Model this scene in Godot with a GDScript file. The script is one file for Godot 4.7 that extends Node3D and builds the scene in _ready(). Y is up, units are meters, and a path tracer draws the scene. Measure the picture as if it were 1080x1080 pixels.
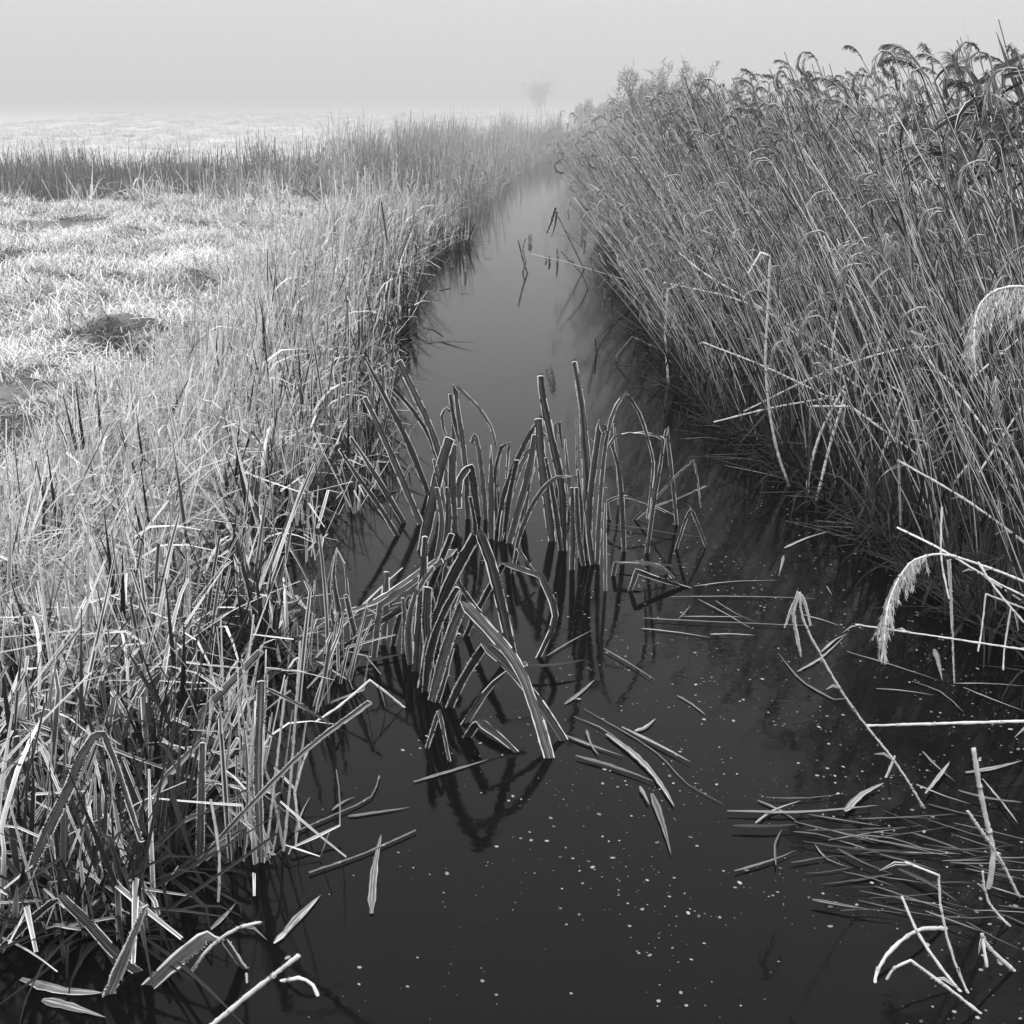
extends Node3D
# A frozen ditch between a frosted sedge bank and a leaning reed bed, on a foggy winter day. Units are metres, y is up, the ice lies at y = 0.

# Water's edge on either side: distance down the ditch, and x there.
const LEFT_EDGE := [[3.0, -0.87], [-1.9, -0.86], [-3.0, -0.86], [-3.8, -0.88], [-4.6, -0.8], [-5.6, -0.82], [-6.6, -0.8], [-8.8, -0.92], [-12.8, -0.85], [-18.0, -0.75], [-23.0, -0.4], [-28.0, 0.2], [-34.0, 2.6], [-45.0, 8.0], [-80.0, 26.0]]
const RIGHT_EDGE := [[3.0, 1.8], [-1.9, 1.74], [-2.7, 1.68], [-3.4, 1.52], [-3.8, 1.43], [-4.6, 1.32], [-5.6, 1.14], [-6.6, 0.96], [-8.8, 1.05], [-13.7, 1.17], [-23.0, 1.02], [-28.0, 1.9], [-34.0, 4.2], [-45.0, 9.6], [-80.0, 28.0]]

# Leaves, stalks and floating leaves that stand out one by one: [set, shape, width, x y z along its middle].
const TRACED := [
	["rear", "blade", 0.0281, [0.181, -0.020, -3.923, 0.170, 0.226, -3.939, 0.133, 0.401, -3.951, 0.104, 0.534, -3.960, 0.095, 0.609, -3.965]],
	["rear", "blade", 0.0306, [0.145, -0.020, -4.013, 0.117, 0.189, -4.052, 0.100, 0.316, -4.076, 0.093, 0.427, -4.097]],
	["rear", "blade", 0.0318, [0.252, -0.020, -3.847, 0.250, 0.145, -3.839, 0.250, 0.292, -3.832, 0.238, 0.420, -3.825, 0.228, 0.530, -3.820, 0.214, 0.614, -3.815, 0.199, 0.690, -3.811]],
	["rear", "thin", 0.0184, [0.287, -0.020, -3.795, 0.301, 0.325, -3.828, 0.317, 0.455, -3.840, 0.342, 0.538, -3.849, 0.373, 0.580, -3.854, 0.419, 0.511, -3.862, 0.453, 0.415, -3.871, 0.474, 0.334, -3.879, 0.471, 0.226, -3.889, 0.464, 0.128, -3.897]],
	["rear", "blade", 0.0213, [0.270, -0.020, -3.826, 0.258, 0.183, -3.823, 0.270, 0.327, -3.821, 0.288, 0.490, -3.818, 0.304, 0.460, -3.818]],
	["rear", "blade", 0.0172, [0.390, -0.020, -3.912, 0.375, 0.196, -3.928, 0.362, 0.300, -3.935, 0.334, 0.387, -3.942, 0.322, 0.411, -3.944]],
	["rear", "blade", 0.0115, [0.414, -0.020, -4.411, 0.408, 0.139, -4.464, 0.394, 0.298, -4.518]],
	["rear", "blade", 0.0155, [0.009, -0.020, -3.879, 0.021, 0.056, -3.879, 0.060, 0.164, -3.879, 0.102, 0.237, -3.878, 0.151, 0.282, -3.878, 0.217, 0.286, -3.878, 0.220, 0.254, -3.878]],
	["rear", "blade", 0.0211, [-0.043, -0.020, -4.013, -0.027, 0.090, -4.041, 0.006, 0.200, -4.071, 0.054, 0.301, -4.100, 0.119, 0.365, -4.124]],
	["rear", "blade", 0.0213, [-0.057, -0.020, -4.130, -0.019, 0.162, -4.137, 0.022, 0.272, -4.141, 0.062, 0.356, -4.144, 0.095, 0.405, -4.146]],
	["rear", "blade", 0.0258, [-0.015, -0.020, -3.990, 0.022, 0.113, -4.025, 0.054, 0.222, -4.054, 0.082, 0.370, -4.093]],
	["rear", "blade", 0.0234, [0.035, -0.020, -4.154, 0.056, 0.139, -4.207, 0.089, 0.274, -4.253]],
	["rear", "blade", 0.0182, [0.200, -0.020, -3.743, 0.202, 0.143, -3.753, 0.196, 0.283, -3.762]],
	["rear", "blade", 0.0166, [0.244, -0.020, -3.784, 0.218, 0.146, -3.744, 0.208, 0.301, -3.706]],
	["rear", "blade", 0.0185, [0.275, -0.020, -3.784, 0.255, 0.131, -3.830, 0.242, 0.279, -3.875]],
	["rear", "blade", 0.0109, [0.299, -0.020, -3.559, 0.295, 0.184, -3.598, 0.297, 0.327, -3.626]],
	["rear", "blade", 0.0203, [0.173, -0.020, -3.923, 0.150, 0.153, -3.909, 0.125, 0.288, -3.897, 0.113, 0.346, -3.892]],
	["rear", "blade", 0.0168, [0.233, -0.020, -3.858, 0.230, 0.174, -3.803, 0.214, 0.349, -3.750]],
	["rear", "thin", 0.0155, [0.466, -0.020, -3.901, 0.481, 0.158, -3.896, 0.498, 0.306, -3.892, 0.507, 0.410, -3.889, 0.481, 0.426, -3.888, 0.393, 0.435, -3.885, 0.340, 0.420, -3.884, 0.322, 0.388, -3.883]],
	["rear", "blade", 0.0143, [0.610, -0.020, -4.191, 0.590, 0.142, -4.199, 0.568, 0.287, -4.205, 0.559, 0.367, -4.209, 0.546, 0.276, -4.213, 0.543, 0.215, -4.216]],
	["rear", "thin", 0.0093, [0.441, -0.020, -4.249, 0.520, 0.081, -4.222, 0.596, 0.187, -4.195, 0.656, 0.258, -4.174, 0.670, 0.189, -4.158, 0.685, 0.088, -4.135]],
	["rear", "thin", 0.0078, [0.432, -0.020, -4.239, 0.519, 0.036, -4.274, 0.616, 0.062, -4.307, 0.736, 0.101, -4.348]],
	["rear", "blade", 0.0137, [0.569, -0.020, -3.941, 0.593, 0.073, -3.946, 0.618, 0.151, -3.950, 0.650, 0.079, -3.954, 0.685, -0.010, -3.959]],
	["rear", "thin", 0.0127, [0.365, -0.020, -4.254, 0.352, 0.077, -4.233, 0.401, 0.103, -4.219, 0.484, 0.087, -4.198, 0.590, 0.046, -4.168]],
	["rear", "blade", 0.0166, [0.331, -0.020, -3.693, 0.341, 0.048, -3.689, 0.417, 0.053, -3.683, 0.492, 0.035, -3.678, 0.539, -0.010, -3.673]],
	["rear", "blade", 0.0177, [0.370, -0.020, -3.559, 0.398, 0.065, -3.572, 0.481, 0.029, -3.584, 0.587, -0.010, -3.599]],
	["rear", "blade", 0.0137, [-0.058, -0.020, -4.580, -0.052, 0.145, -4.601, -0.028, 0.197, -4.609, -0.012, 0.197, -4.611, -0.018, 0.041, -4.630]],
	["rear", "blade", 0.0133, [0.231, -0.020, -4.411, 0.213, 0.148, -4.467, 0.205, 0.240, -4.497]],
	["rear", "blade", 0.0125, [0.207, -0.020, -4.822, 0.184, 0.127, -4.863, 0.180, 0.196, -4.882, 0.197, 0.208, -4.887, 0.211, 0.093, -4.914]],
	["rear", "thin", 0.0061, [0.253, -0.020, -4.411, 0.247, 0.177, -4.430, 0.244, 0.339, -4.445, 0.321, 0.231, -4.457]],
	["rear_flat", "leaf", 0.0166, [0.349, 0.012, -4.172, 0.470, 0.012, -4.123, 0.587, 0.012, -4.062, 0.688, 0.012, -4.025]],
	["rear_flat", "leaf", 0.0138, [0.345, 0.020, -3.756, 0.469, 0.020, -3.736, 0.578, 0.020, -3.748]],
	["leaning", "blade", 0.0231, [-0.324, -0.020, -4.551, -0.406, 0.224, -4.521, -0.478, 0.393, -4.500, -0.559, 0.575, -4.475]],
	["leaning", "blade", 0.0252, [-0.329, -0.020, -4.191, -0.416, 0.195, -4.225, -0.472, 0.327, -4.246, -0.535, 0.463, -4.268]],
	["leaning", "blade", 0.0218, [-0.389, -0.020, -4.209, -0.458, 0.114, -4.202, -0.520, 0.230, -4.195, -0.581, 0.335, -4.189]],
	["leaning", "blade", 0.0179, [-0.403, -0.020, -4.078, -0.484, 0.134, -4.064, -0.544, 0.231, -4.054, -0.602, 0.332, -4.044]],
	["leaning", "blade", 0.0269, [-0.238, -0.020, -4.551, -0.319, 0.267, -4.566, -0.378, 0.402, -4.574, -0.437, 0.531, -4.581]],
	["leaning", "blade", 0.0162, [-0.270, -0.020, -4.565, -0.319, 0.222, -4.560, -0.387, 0.343, -4.556, -0.460, 0.429, -4.554]],
	["leaning", "thin", 0.0106, [-0.454, -0.020, -4.353, -0.425, 0.087, -4.396, -0.389, 0.159, -4.428, -0.351, 0.076, -4.457]],
	["leaning", "blade", 0.0165, [-0.606, -0.020, -5.577, -0.612, 0.136, -5.633, -0.619, 0.275, -5.683]],
	["middle", "blade", 0.0380, [-0.319, -0.020, -3.923, -0.282, 0.139, -3.950, -0.249, 0.280, -3.975, -0.213, 0.385, -3.994]],
	["middle", "blade", 0.0293, [-0.206, -0.020, -4.106, -0.213, 0.179, -4.083, -0.207, 0.345, -4.063]],
	["middle", "blade", 0.0201, [-0.164, -0.020, -4.254, -0.174, 0.228, -4.259, -0.195, 0.400, -4.263, -0.208, 0.511, -4.265, -0.138, 0.442, -4.267, -0.077, 0.355, -4.270, -0.060, 0.281, -4.271]],
	["middle", "blade", 0.0192, [-0.169, -0.020, -4.411, -0.181, 0.177, -4.430, -0.221, 0.335, -4.446, -0.235, 0.430, -4.456]],
	["middle", "blade", 0.0164, [-0.233, -0.020, -4.638, -0.238, 0.174, -4.630, -0.233, 0.297, -4.625, -0.258, 0.339, -4.623, -0.276, 0.303, -4.621, -0.262, 0.220, -4.618]],
	["middle", "blade", 0.0169, [-0.096, -0.020, -4.254, -0.111, 0.175, -4.260, -0.123, 0.271, -4.262, -0.135, 0.329, -4.264, -0.146, 0.296, -4.265]],
	["middle", "point", 0.0210, [-0.075, -0.020, -4.036, -0.074, 0.185, -4.063, -0.074, 0.337, -4.084]],
	["middle", "blade", 0.0254, [-0.126, -0.020, -4.280, -0.141, 0.123, -4.256, -0.152, 0.214, -4.240, -0.189, 0.167, -4.229, -0.199, 0.059, -4.209]],
	["middle", "blade", 0.0147, [-0.054, -0.020, -4.154, -0.059, 0.232, -4.131, -0.038, 0.319, -4.123, -0.010, 0.333, -4.120, -0.020, 0.206, -4.107]],
	["middle", "blade", 0.0159, [-0.244, -0.020, -3.923, -0.235, 0.138, -3.952, -0.269, 0.314, -3.984]],
	["middle", "blade", 0.0268, [-0.244, -0.020, -3.923, -0.218, 0.118, -3.913, -0.221, 0.237, -3.905]],
	["middle", "blade", 0.0201, [-0.263, -0.020, -3.837, -0.236, 0.130, -3.833, -0.251, 0.261, -3.831]],
	["middle", "blade", 0.0191, [-0.030, -0.020, -4.036, -0.010, 0.177, -3.985, 0.018, 0.322, -3.946]],
	["middle", "blade", 0.0158, [-0.134, -0.020, -3.967, -0.128, 0.092, -3.940, -0.144, 0.201, -3.912]],
	["dark_flat", "leaf", 0.0219, [-0.533, 0.004, -4.522, -0.471, 0.004, -4.580, -0.415, 0.004, -4.618, -0.329, 0.004, -4.516]],
	["front", "blade", 0.0294, [-0.265, -0.020, -2.990, -0.250, 0.146, -3.011, -0.240, 0.271, -3.027, -0.234, 0.377, -3.041]],
	["front", "blade", 0.0277, [-0.246, -0.020, -2.902, -0.205, 0.180, -2.877, -0.162, 0.314, -2.860, -0.084, 0.469, -2.836, -0.054, 0.393, -2.824, -0.030, 0.294, -2.809, 0.002, 0.147, -2.787]],
	["front", "blade", 0.0253, [-0.215, -0.020, -2.827, -0.176, 0.143, -2.778, -0.151, 0.231, -2.750, -0.119, 0.325, -2.718, -0.053, 0.267, -2.679, 0.009, 0.203, -2.639, 0.056, 0.101, -2.587, 0.093, -0.010, -2.533]],
	["front", "blade", 0.0242, [-0.169, -0.020, -2.791, -0.131, 0.082, -2.764, -0.092, 0.161, -2.740, -0.069, 0.209, -2.725, -0.017, 0.171, -2.702, 0.057, 0.093, -2.663, 0.132, -0.010, -2.617]],
	["front", "blade", 0.0215, [-0.131, -0.020, -2.694, -0.092, 0.037, -2.721, -0.047, 0.090, -2.749, 0.017, 0.126, -2.778, 0.036, 0.126, -2.785]],
	["front", "blade", 0.0222, [-0.122, -0.020, -2.639, -0.082, 0.059, -2.612, -0.031, 0.028, -2.587, 0.025, -0.010, -2.558]],
	["front", "blade", 0.0095, [-0.213, -0.020, -2.584, -0.173, 0.119, -2.554, -0.147, -0.010, -2.518]],
	["front", "blade", 0.0228, [-0.182, -0.020, -3.314, -0.162, 0.157, -3.284, -0.166, 0.255, -3.267, -0.279, 0.184, -3.239, -0.399, 0.113, -3.210, -0.543, 0.070, -3.179, -0.642, -0.010, -3.152]],
	["front", "blade", 0.0184, [-0.392, -0.020, -3.069, -0.366, 0.161, -3.078, -0.282, 0.221, -3.083, -0.191, 0.290, -3.089]],
	["front", "blade", 0.0170, [-0.223, -0.020, -3.111, -0.223, 0.175, -3.107, -0.269, 0.158, -3.106, -0.363, 0.104, -3.104, -0.449, 0.040, -3.102, -0.544, -0.010, -3.100]],
	["front", "point", 0.0150, [-0.483, -0.020, -3.082, -0.477, 0.124, -3.059, -0.484, 0.267, -3.035, -0.469, 0.355, -3.020]],
	["front", "point", 0.0096, [-0.458, -0.020, -3.169, -0.476, 0.147, -3.218, -0.484, 0.221, -3.239, -0.505, 0.262, -3.253]],
	["front", "point", 0.0102, [-0.487, -0.020, -3.111, -0.509, 0.146, -3.112, -0.511, 0.209, -3.112, -0.487, 0.310, -3.113]],
	["front", "blade", 0.0218, [-0.372, -0.020, -3.150, -0.369, 0.071, -3.198, -0.365, 0.187, -3.260]],
	["front", "blade", 0.0222, [-0.144, -0.020, -3.226, -0.097, 0.098, -3.201, -0.023, 0.252, -3.167, 0.082, 0.224, -3.141, 0.122, 0.114, -3.113, 0.070, -0.010, -3.081]],
	["front", "blade", 0.0203, [-0.216, -0.020, -3.130, -0.180, 0.272, -3.112, -0.135, 0.194, -3.106, -0.052, 0.079, -3.097, 0.011, -0.019, -3.090]],
	["front", "blade", 0.0170, [-0.347, -0.020, -3.159, -0.318, 0.105, -3.122, -0.284, 0.184, -3.096]],
	["front", "blade", 0.0197, [-0.281, -0.020, -3.035, -0.285, 0.111, -3.029, -0.261, 0.220, -3.023, -0.211, 0.300, -3.018]],
	["front", "blade", 0.0201, [-0.233, -0.020, -2.877, -0.211, 0.138, -2.840, -0.168, 0.271, -2.805, -0.136, 0.336, -2.787]],
	["front", "blade", 0.0235, [-0.205, -0.020, -2.811, -0.173, 0.097, -2.836, -0.157, 0.143, -2.847, -0.137, 0.177, -2.855]],
	["front", "blade", 0.0186, [-0.308, -0.020, -3.111, -0.299, 0.094, -3.086, -0.300, 0.189, -3.064]],
	["front", "blade", 0.0165, [-0.202, -0.020, -3.035, -0.165, 0.141, -3.021, -0.139, 0.224, -3.013]],
	["front", "blade", 0.0218, [-0.274, -0.020, -3.111, -0.244, 0.150, -3.103, -0.165, 0.367, -3.092]],
	["front", "blade", 0.0191, [-0.443, -0.020, -3.169, -0.461, 0.072, -3.175, -0.475, 0.149, -3.180]],
	["front", "blade", 0.0137, [-0.002, -0.020, -3.716, 0.017, 0.104, -3.675, 0.075, 0.034, -3.635]],
	["front", "blade", 0.0220, [-0.212, -0.020, -2.928, -0.223, 0.186, -2.865, -0.213, 0.322, -2.821]],
	["front", "thin", 0.0066, [-0.575, -0.020, -2.972, -0.538, 0.144, -2.975, -0.525, 0.278, -2.978]],
	["front", "thin", 0.0095, [-0.573, -0.020, -3.146, -0.610, 0.085, -3.124, -0.633, 0.124, -3.115, -0.592, 0.135, -3.106]],
	["front", "blade", 0.0212, [-0.643, -0.020, -3.179, -0.550, 0.029, -3.208, -0.379, 0.072, -3.255, -0.267, 0.095, -3.285]],
	["front_flat", "leaf", 0.0247, [0.027, 0.030, -2.968, 0.112, 0.030, -2.972, 0.205, 0.030, -3.008]],
	["front_flat", "leaf", 0.0203, [-0.433, 0.010, -3.031, -0.361, 0.010, -3.059, -0.299, 0.010, -3.087]],
	["twig", "rod", 0.0078, [-0.531, -0.020, -2.704, -0.441, 0.031, -2.733, -0.362, 0.093, -2.760, -0.320, 0.047, -2.775, -0.272, -0.010, -2.792]],
	["near_tall", "blade", 0.0194, [-0.964, -0.020, -1.912, -0.883, 0.163, -1.900, -0.794, 0.327, -1.889, -0.739, 0.428, -1.881, -0.719, 0.436, -1.880, -0.702, 0.378, -1.875, -0.688, 0.310, -1.870, -0.669, 0.226, -1.864]],
	["near_fold", "blade", 0.0158, [-0.970, -0.020, -1.845, -0.889, 0.069, -1.832, -0.811, 0.142, -1.820, -0.763, 0.093, -1.809, -0.716, 0.034, -1.798, -0.665, -0.010, -1.789]],
	["near_upright", "blade", 0.0230, [-0.720, -0.020, -1.733, -0.681, 0.068, -1.720, -0.617, 0.212, -1.698]],
	["near_fallen", "blade", 0.0263, [-0.669, -0.020, -1.748, -0.612, 0.031, -1.764, -0.543, 0.084, -1.783, -0.514, 0.071, -1.790, -0.485, -0.010, -1.804]],
	["near_barbed", "rod", 0.0073, [-0.591, -0.020, -1.802, -0.530, 0.084, -1.755, -0.466, 0.158, -1.712, -0.421, 0.191, -1.684]],
	["near_rod", "rod", 0.0101, [-0.538, -0.020, -1.651, -0.410, 0.131, -1.602, -0.337, 0.214, -1.573]],
	["near_curl", "rod", 0.0082, [-0.436, -0.020, -1.779, -0.379, 0.018, -1.754, -0.352, 0.013, -1.741, -0.338, -0.010, -1.725]],
	["rods", "blade", 0.0174, [-0.875, -0.020, -2.173, -0.782, 0.070, -2.193, -0.720, 0.154, -2.208, -0.645, 0.229, -2.225]],
	["rods", "blade", 0.0111, [-0.878, -0.020, -2.179, -0.711, 0.044, -2.194, -0.564, 0.106, -2.207]],
	["rods", "blade", 0.0118, [-0.668, -0.020, -2.106, -0.614, 0.047, -2.101, -0.519, 0.161, -2.091, -0.404, 0.288, -2.079, -0.273, 0.400, -2.066]],
	["rods", "blade", 0.0190, [-0.736, -0.020, -2.065, -0.715, -0.043, -2.123, -0.691, -0.067, -2.180]],
	["rods", "blade", 0.0213, [-0.843, -0.020, -2.607, -0.740, 0.094, -2.611, -0.601, 0.243, -2.616]],
	["rods", "blade", 0.0201, [-0.729, -0.020, -2.345, -0.681, 0.032, -2.379, -0.624, 0.115, -2.425]],
	["rods", "blade", 0.0157, [-0.712, -0.020, -2.455, -0.678, -0.001, -2.494, -0.623, 0.017, -2.547]],
	["rods", "blade", 0.0109, [-0.668, -0.020, -2.106, -0.599, 0.029, -2.152, -0.558, 0.059, -2.178, -0.546, 0.126, -2.212]],
	["rods", "blade", 0.0090, [-1.265, -0.020, -2.607, -1.112, 0.199, -2.571, -0.986, 0.348, -2.543]],
	["rods", "blade", 0.0139, [-1.215, -0.020, -3.255, -1.324, -0.279, -3.302, -1.484, -0.488, -3.344]],
	["near_sedge", "blade", 0.0169, [-0.648, -0.020, -2.122, -0.639, 0.157, -2.162, -0.634, 0.244, -2.182]],
	["near_sedge", "blade", 0.0164, [-0.519, -0.020, -2.118, -0.515, 0.177, -2.130, -0.496, 0.404, -2.144]],
	["near_sedge", "blade", 0.0151, [-0.775, -0.020, -2.541, -0.680, -0.024, -2.351, -0.594, -0.010, -2.189]],
	["near_sedge", "blade", 0.0115, [-0.897, -0.020, -2.391, -0.832, -0.029, -2.303, -0.748, -0.027, -2.196, -0.664, -0.010, -2.098]],
	["near_sedge", "blade", 0.0153, [-0.973, -0.020, -2.098, -0.805, 0.030, -2.017, -0.722, 0.016, -1.967, -0.667, -0.010, -1.926]],
	["near_sedge", "blade", 0.0205, [-0.975, -0.020, -2.112, -0.909, 0.031, -2.078, -0.813, 0.034, -2.023]],
	["near_sedge", "blade", 0.0190, [-1.058, -0.020, -2.331, -1.065, 0.109, -2.386, -1.071, 0.217, -2.432]],
	["near_sedge", "blade", 0.0160, [-0.907, -0.020, -2.533, -0.895, 0.067, -2.539, -0.883, 0.157, -2.545]],
	["near_sedge", "blade", 0.0088, [-0.547, -0.020, -2.171, -0.511, 0.237, -2.166, -0.487, 0.423, -2.162, -0.424, 0.419, -2.160, -0.355, 0.400, -2.159]],
	["near_sedge", "blade", 0.0082, [-0.557, -0.020, -2.224, -0.518, 0.225, -2.188, -0.498, 0.384, -2.162, -0.425, 0.352, -2.146, -0.364, 0.317, -2.132]],
	["near_sedge", "blade", 0.0244, [-0.877, -0.020, -2.803, -0.849, 0.091, -2.766, -0.826, 0.203, -2.727]],
	["near_sedge", "blade", 0.0192, [-0.816, -0.020, -2.871, -0.850, 0.075, -2.836, -0.859, 0.083, -2.831, -0.845, -0.020, -2.783]],
	["near_sedge", "blade", 0.0186, [-0.975, -0.020, -2.658, -0.958, 0.061, -2.690, -0.963, 0.118, -2.711]],
	["near_sedge", "blade", 0.0194, [-0.900, -0.020, -2.148, -0.886, 0.027, -2.155, -0.910, 0.053, -2.161, -0.965, 0.018, -2.169]],
	["near_sedge", "blade", 0.0160, [-1.001, -0.020, -2.077, -0.978, 0.064, -2.101, -1.017, 0.070, -2.111]],
	["near_sedge", "blade", 0.0189, [-0.790, -0.020, -1.977, -0.759, 0.133, -1.911, -0.754, 0.189, -1.884]],
	["near_sedge", "blade", 0.0216, [-1.119, -0.020, -2.304, -1.063, 0.121, -2.248, -1.019, 0.252, -2.194]],
	["near_sedge", "blade", 0.0240, [-1.026, -0.020, -2.031, -1.010, 0.015, -2.075, -0.993, 0.046, -2.115]],
	["thin_stems", "rod", 0.0068, [-0.482, -0.020, -2.158, -0.457, 0.181, -2.191, -0.431, 0.448, -2.236]],
	["thin_stems", "rod", 0.0067, [-0.515, -0.020, -2.124, -0.479, 0.216, -2.161, -0.455, 0.385, -2.188]],
	["thin_stems", "rod", 0.0069, [-0.563, -0.020, -2.173, -0.539, 0.213, -2.207, -0.553, 0.408, -2.237]],
	["thin_stems", "rod", 0.0069, [-0.481, -0.020, -2.173, -0.500, 0.149, -2.175, -0.541, 0.296, -2.177]],
	["thin_stems", "rod", 0.0068, [-0.532, -0.020, -2.148, -0.536, 0.156, -2.137, -0.512, 0.315, -2.127]],
	["thin_stems", "rod", 0.0066, [-0.579, -0.020, -1.987, -0.574, 0.090, -2.016, -0.589, 0.199, -2.044]],
	["thin_stems", "rod", 0.0072, [-0.452, -0.020, -2.224, -0.473, 0.064, -2.284, -0.447, 0.143, -2.343]],
	["thin_stems", "rod", 0.0062, [-0.475, -0.020, -1.752, -0.475, 0.011, -1.770, -0.477, 0.013, -1.772]],
	["bent_reed", "rod", 0.0051, [0.930, -0.020, -2.329, 0.822, 0.147, -2.270, 0.736, 0.261, -2.225, 0.675, 0.347, -2.190, 0.600, 0.471, -2.140, 0.553, 0.560, -2.104, 0.536, 0.622, -2.079]],
	["bent_reed_leaf", "thin", 0.0081, [0.608, 0.504, -2.360, 0.600, 0.458, -2.360, 0.610, 0.409, -2.360, 0.624, 0.353, -2.360]],
	["bent_reed_leaf", "thin", 0.0058, [0.608, 0.504, -2.360, 0.624, 0.476, -2.360, 0.639, 0.427, -2.360]],
	["bent_reed_leaf", "thin", 0.0052, [0.608, 0.504, -2.360, 0.594, 0.464, -2.360, 0.584, 0.421, -2.360]],
	["raft", "leaf", 0.0103, [0.874, 0.004, -2.829, 0.844, 0.004, -2.824, 0.789, 0.004, -2.916, 0.754, 0.004, -3.103]],
	["arched_reed", "rod", 0.0091, [1.479, 0.228, -2.950, 1.333, 0.302, -2.909, 1.186, 0.369, -2.868, 1.077, 0.411, -2.826, 1.013, 0.418, -2.785, 0.968, 0.415, -2.744, 0.923, 0.362, -2.703, 0.900, 0.311, -2.661, 0.889, 0.268, -2.620]],
	["arched_reed_leaf", "thin", 0.0090, [1.057, 0.438, -2.720, 1.082, 0.285, -2.720, 1.110, 0.106, -2.720]],
	["straight_rod", "rod", 0.0055, [1.325, 0.237, -2.600, 1.067, 0.249, -2.675, 0.856, 0.252, -2.750]],
	["thick_rod", "rod", 0.0080, [1.169, 0.260, -2.250, 0.947, 0.216, -2.315, 0.791, 0.174, -2.380]],
	["slender_rod", "rod", 0.0063, [1.510, 0.164, -3.000, 1.357, 0.218, -3.083, 1.201, 0.295, -3.167, 1.104, 0.328, -3.250]],
	["hanging_stem", "rod", 0.0064, [1.092, 0.511, -2.900, 1.091, 0.402, -2.867, 1.093, 0.351, -2.833, 1.101, 0.300, -2.800]],
	["hanging_stem", "rod", 0.0059, [1.347, 0.227, -2.900, 1.220, 0.285, -2.867, 1.208, 0.175, -2.833, 1.192, 0.154, -2.800]],
	["hanging_stem", "rod", 0.0058, [1.260, 0.278, -2.800, 1.248, 0.158, -2.775, 1.241, 0.126, -2.750]],
	["hanging_stem", "rod", 0.0072, [1.182, 0.380, -2.850, 1.213, 0.329, -2.800, 1.276, 0.257, -2.750]],
	["big_plume_reed", "rod", 0.0103, [1.477, 0.730, -2.900, 1.374, 0.959, -2.879, 1.263, 1.058, -2.857, 1.188, 1.077, -2.836, 1.126, 1.073, -2.814, 1.083, 1.045, -2.793, 1.067, 1.002, -2.771, 1.064, 0.952, -2.750]],
	["looped_reed", "rod", 0.0091, [0.855, -0.020, -1.929, 0.768, 0.027, -1.877, 0.710, 0.028, -1.836, 0.659, 0.010, -1.785, 0.648, -0.006, -1.758, 0.664, -0.022, -1.716, 0.693, -0.010, -1.676]],
	["cut_reed", "rod", 0.0063, [0.832, -0.020, -1.687, 0.761, 0.042, -1.687, 0.677, 0.111, -1.687, 0.651, 0.095, -1.687, 0.640, 0.072, -1.687]],
	["cut_reed", "rod", 0.0066, [0.813, -0.020, -1.728, 0.763, 0.032, -1.766, 0.726, 0.083, -1.799, 0.702, 0.135, -1.828]],
	["cut_reed", "rod", 0.0052, [0.816, -0.020, -1.736, 0.779, 0.057, -1.744, 0.744, 0.168, -1.755, 0.736, 0.228, -1.761, 0.677, 0.250, -1.768]],
	["ragged_stalk", "rod", 0.0129, [0.953, -0.020, -2.036, 0.950, 0.085, -2.031, 0.937, 0.128, -2.029, 0.903, 0.232, -2.024, 0.877, 0.326, -2.020]],
	["cut_reed", "rod", 0.0064, [1.015, -0.020, -2.017, 0.935, 0.116, -1.967, 0.834, 0.261, -1.908]],
	["cut_reed", "rod", 0.0079, [0.929, -0.020, -1.800, 0.847, 0.069, -1.776, 0.831, 0.096, -1.770, 0.840, 0.042, -1.754]],
	["cut_reed", "rod", 0.0074, [0.864, -0.020, -2.451, 0.874, 0.013, -2.450, 0.884, 0.057, -2.448]],
	["cut_reed", "rod", 0.0051, [0.970, -0.020, -1.922, 0.896, 0.064, -1.905, 0.871, 0.142, -1.893]],
	["raft", "leaf", 0.0091, [0.474, 0.010, -2.296, 0.627, 0.010, -2.291, 0.813, 0.010, -2.317]],
	["raft", "leaf", 0.0122, [0.476, 0.013, -2.234, 0.549, 0.013, -2.232, 0.616, 0.013, -2.238]],
	["raft", "leaf", 0.0083, [0.550, 0.004, -2.347, 0.592, 0.004, -2.309, 0.622, 0.004, -2.261]],
	["raft", "leaf", 0.0071, [0.571, 0.007, -2.354, 0.668, 0.007, -2.352, 0.753, 0.007, -2.370]],
	["raft", "leaf", 0.0186, [0.733, 0.010, -2.294, 0.792, 0.010, -2.366, 0.852, 0.010, -2.409]],
	["raft", "leaf", 0.0131, [0.786, 0.013, -2.081, 0.832, 0.013, -2.034, 0.871, 0.013, -1.973]],
	["raft", "leaf", 0.0078, [0.773, 0.004, -2.076, 0.695, 0.004, -2.056, 0.620, 0.004, -2.042]],
	["raft", "leaf", 0.0073, [0.574, 0.007, -2.110, 0.666, 0.007, -2.133, 0.710, 0.007, -2.131]],
	["raft", "leaf", 0.0080, [0.681, 0.010, -2.154, 0.721, 0.010, -2.108, 0.770, 0.010, -2.068]],
	["raft", "leaf", 0.0088, [0.587, 0.013, -1.982, 0.646, 0.013, -1.964, 0.700, 0.013, -1.948]],
	["raft", "leaf", 0.0063, [0.654, 0.004, -2.291, 0.727, 0.004, -2.268, 0.799, 0.004, -2.247]],
	["raft", "leaf", 0.0052, [0.750, 0.007, -1.997, 0.825, 0.007, -1.976, 0.864, 0.007, -1.953]],
	["raft", "leaf", 0.0061, [0.615, 0.010, -2.181, 0.721, 0.010, -2.154, 0.852, 0.010, -2.134]],
	["raft", "leaf", 0.0055, [0.675, 0.013, -2.221, 0.777, 0.013, -2.177, 0.920, 0.013, -2.134]],
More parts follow.
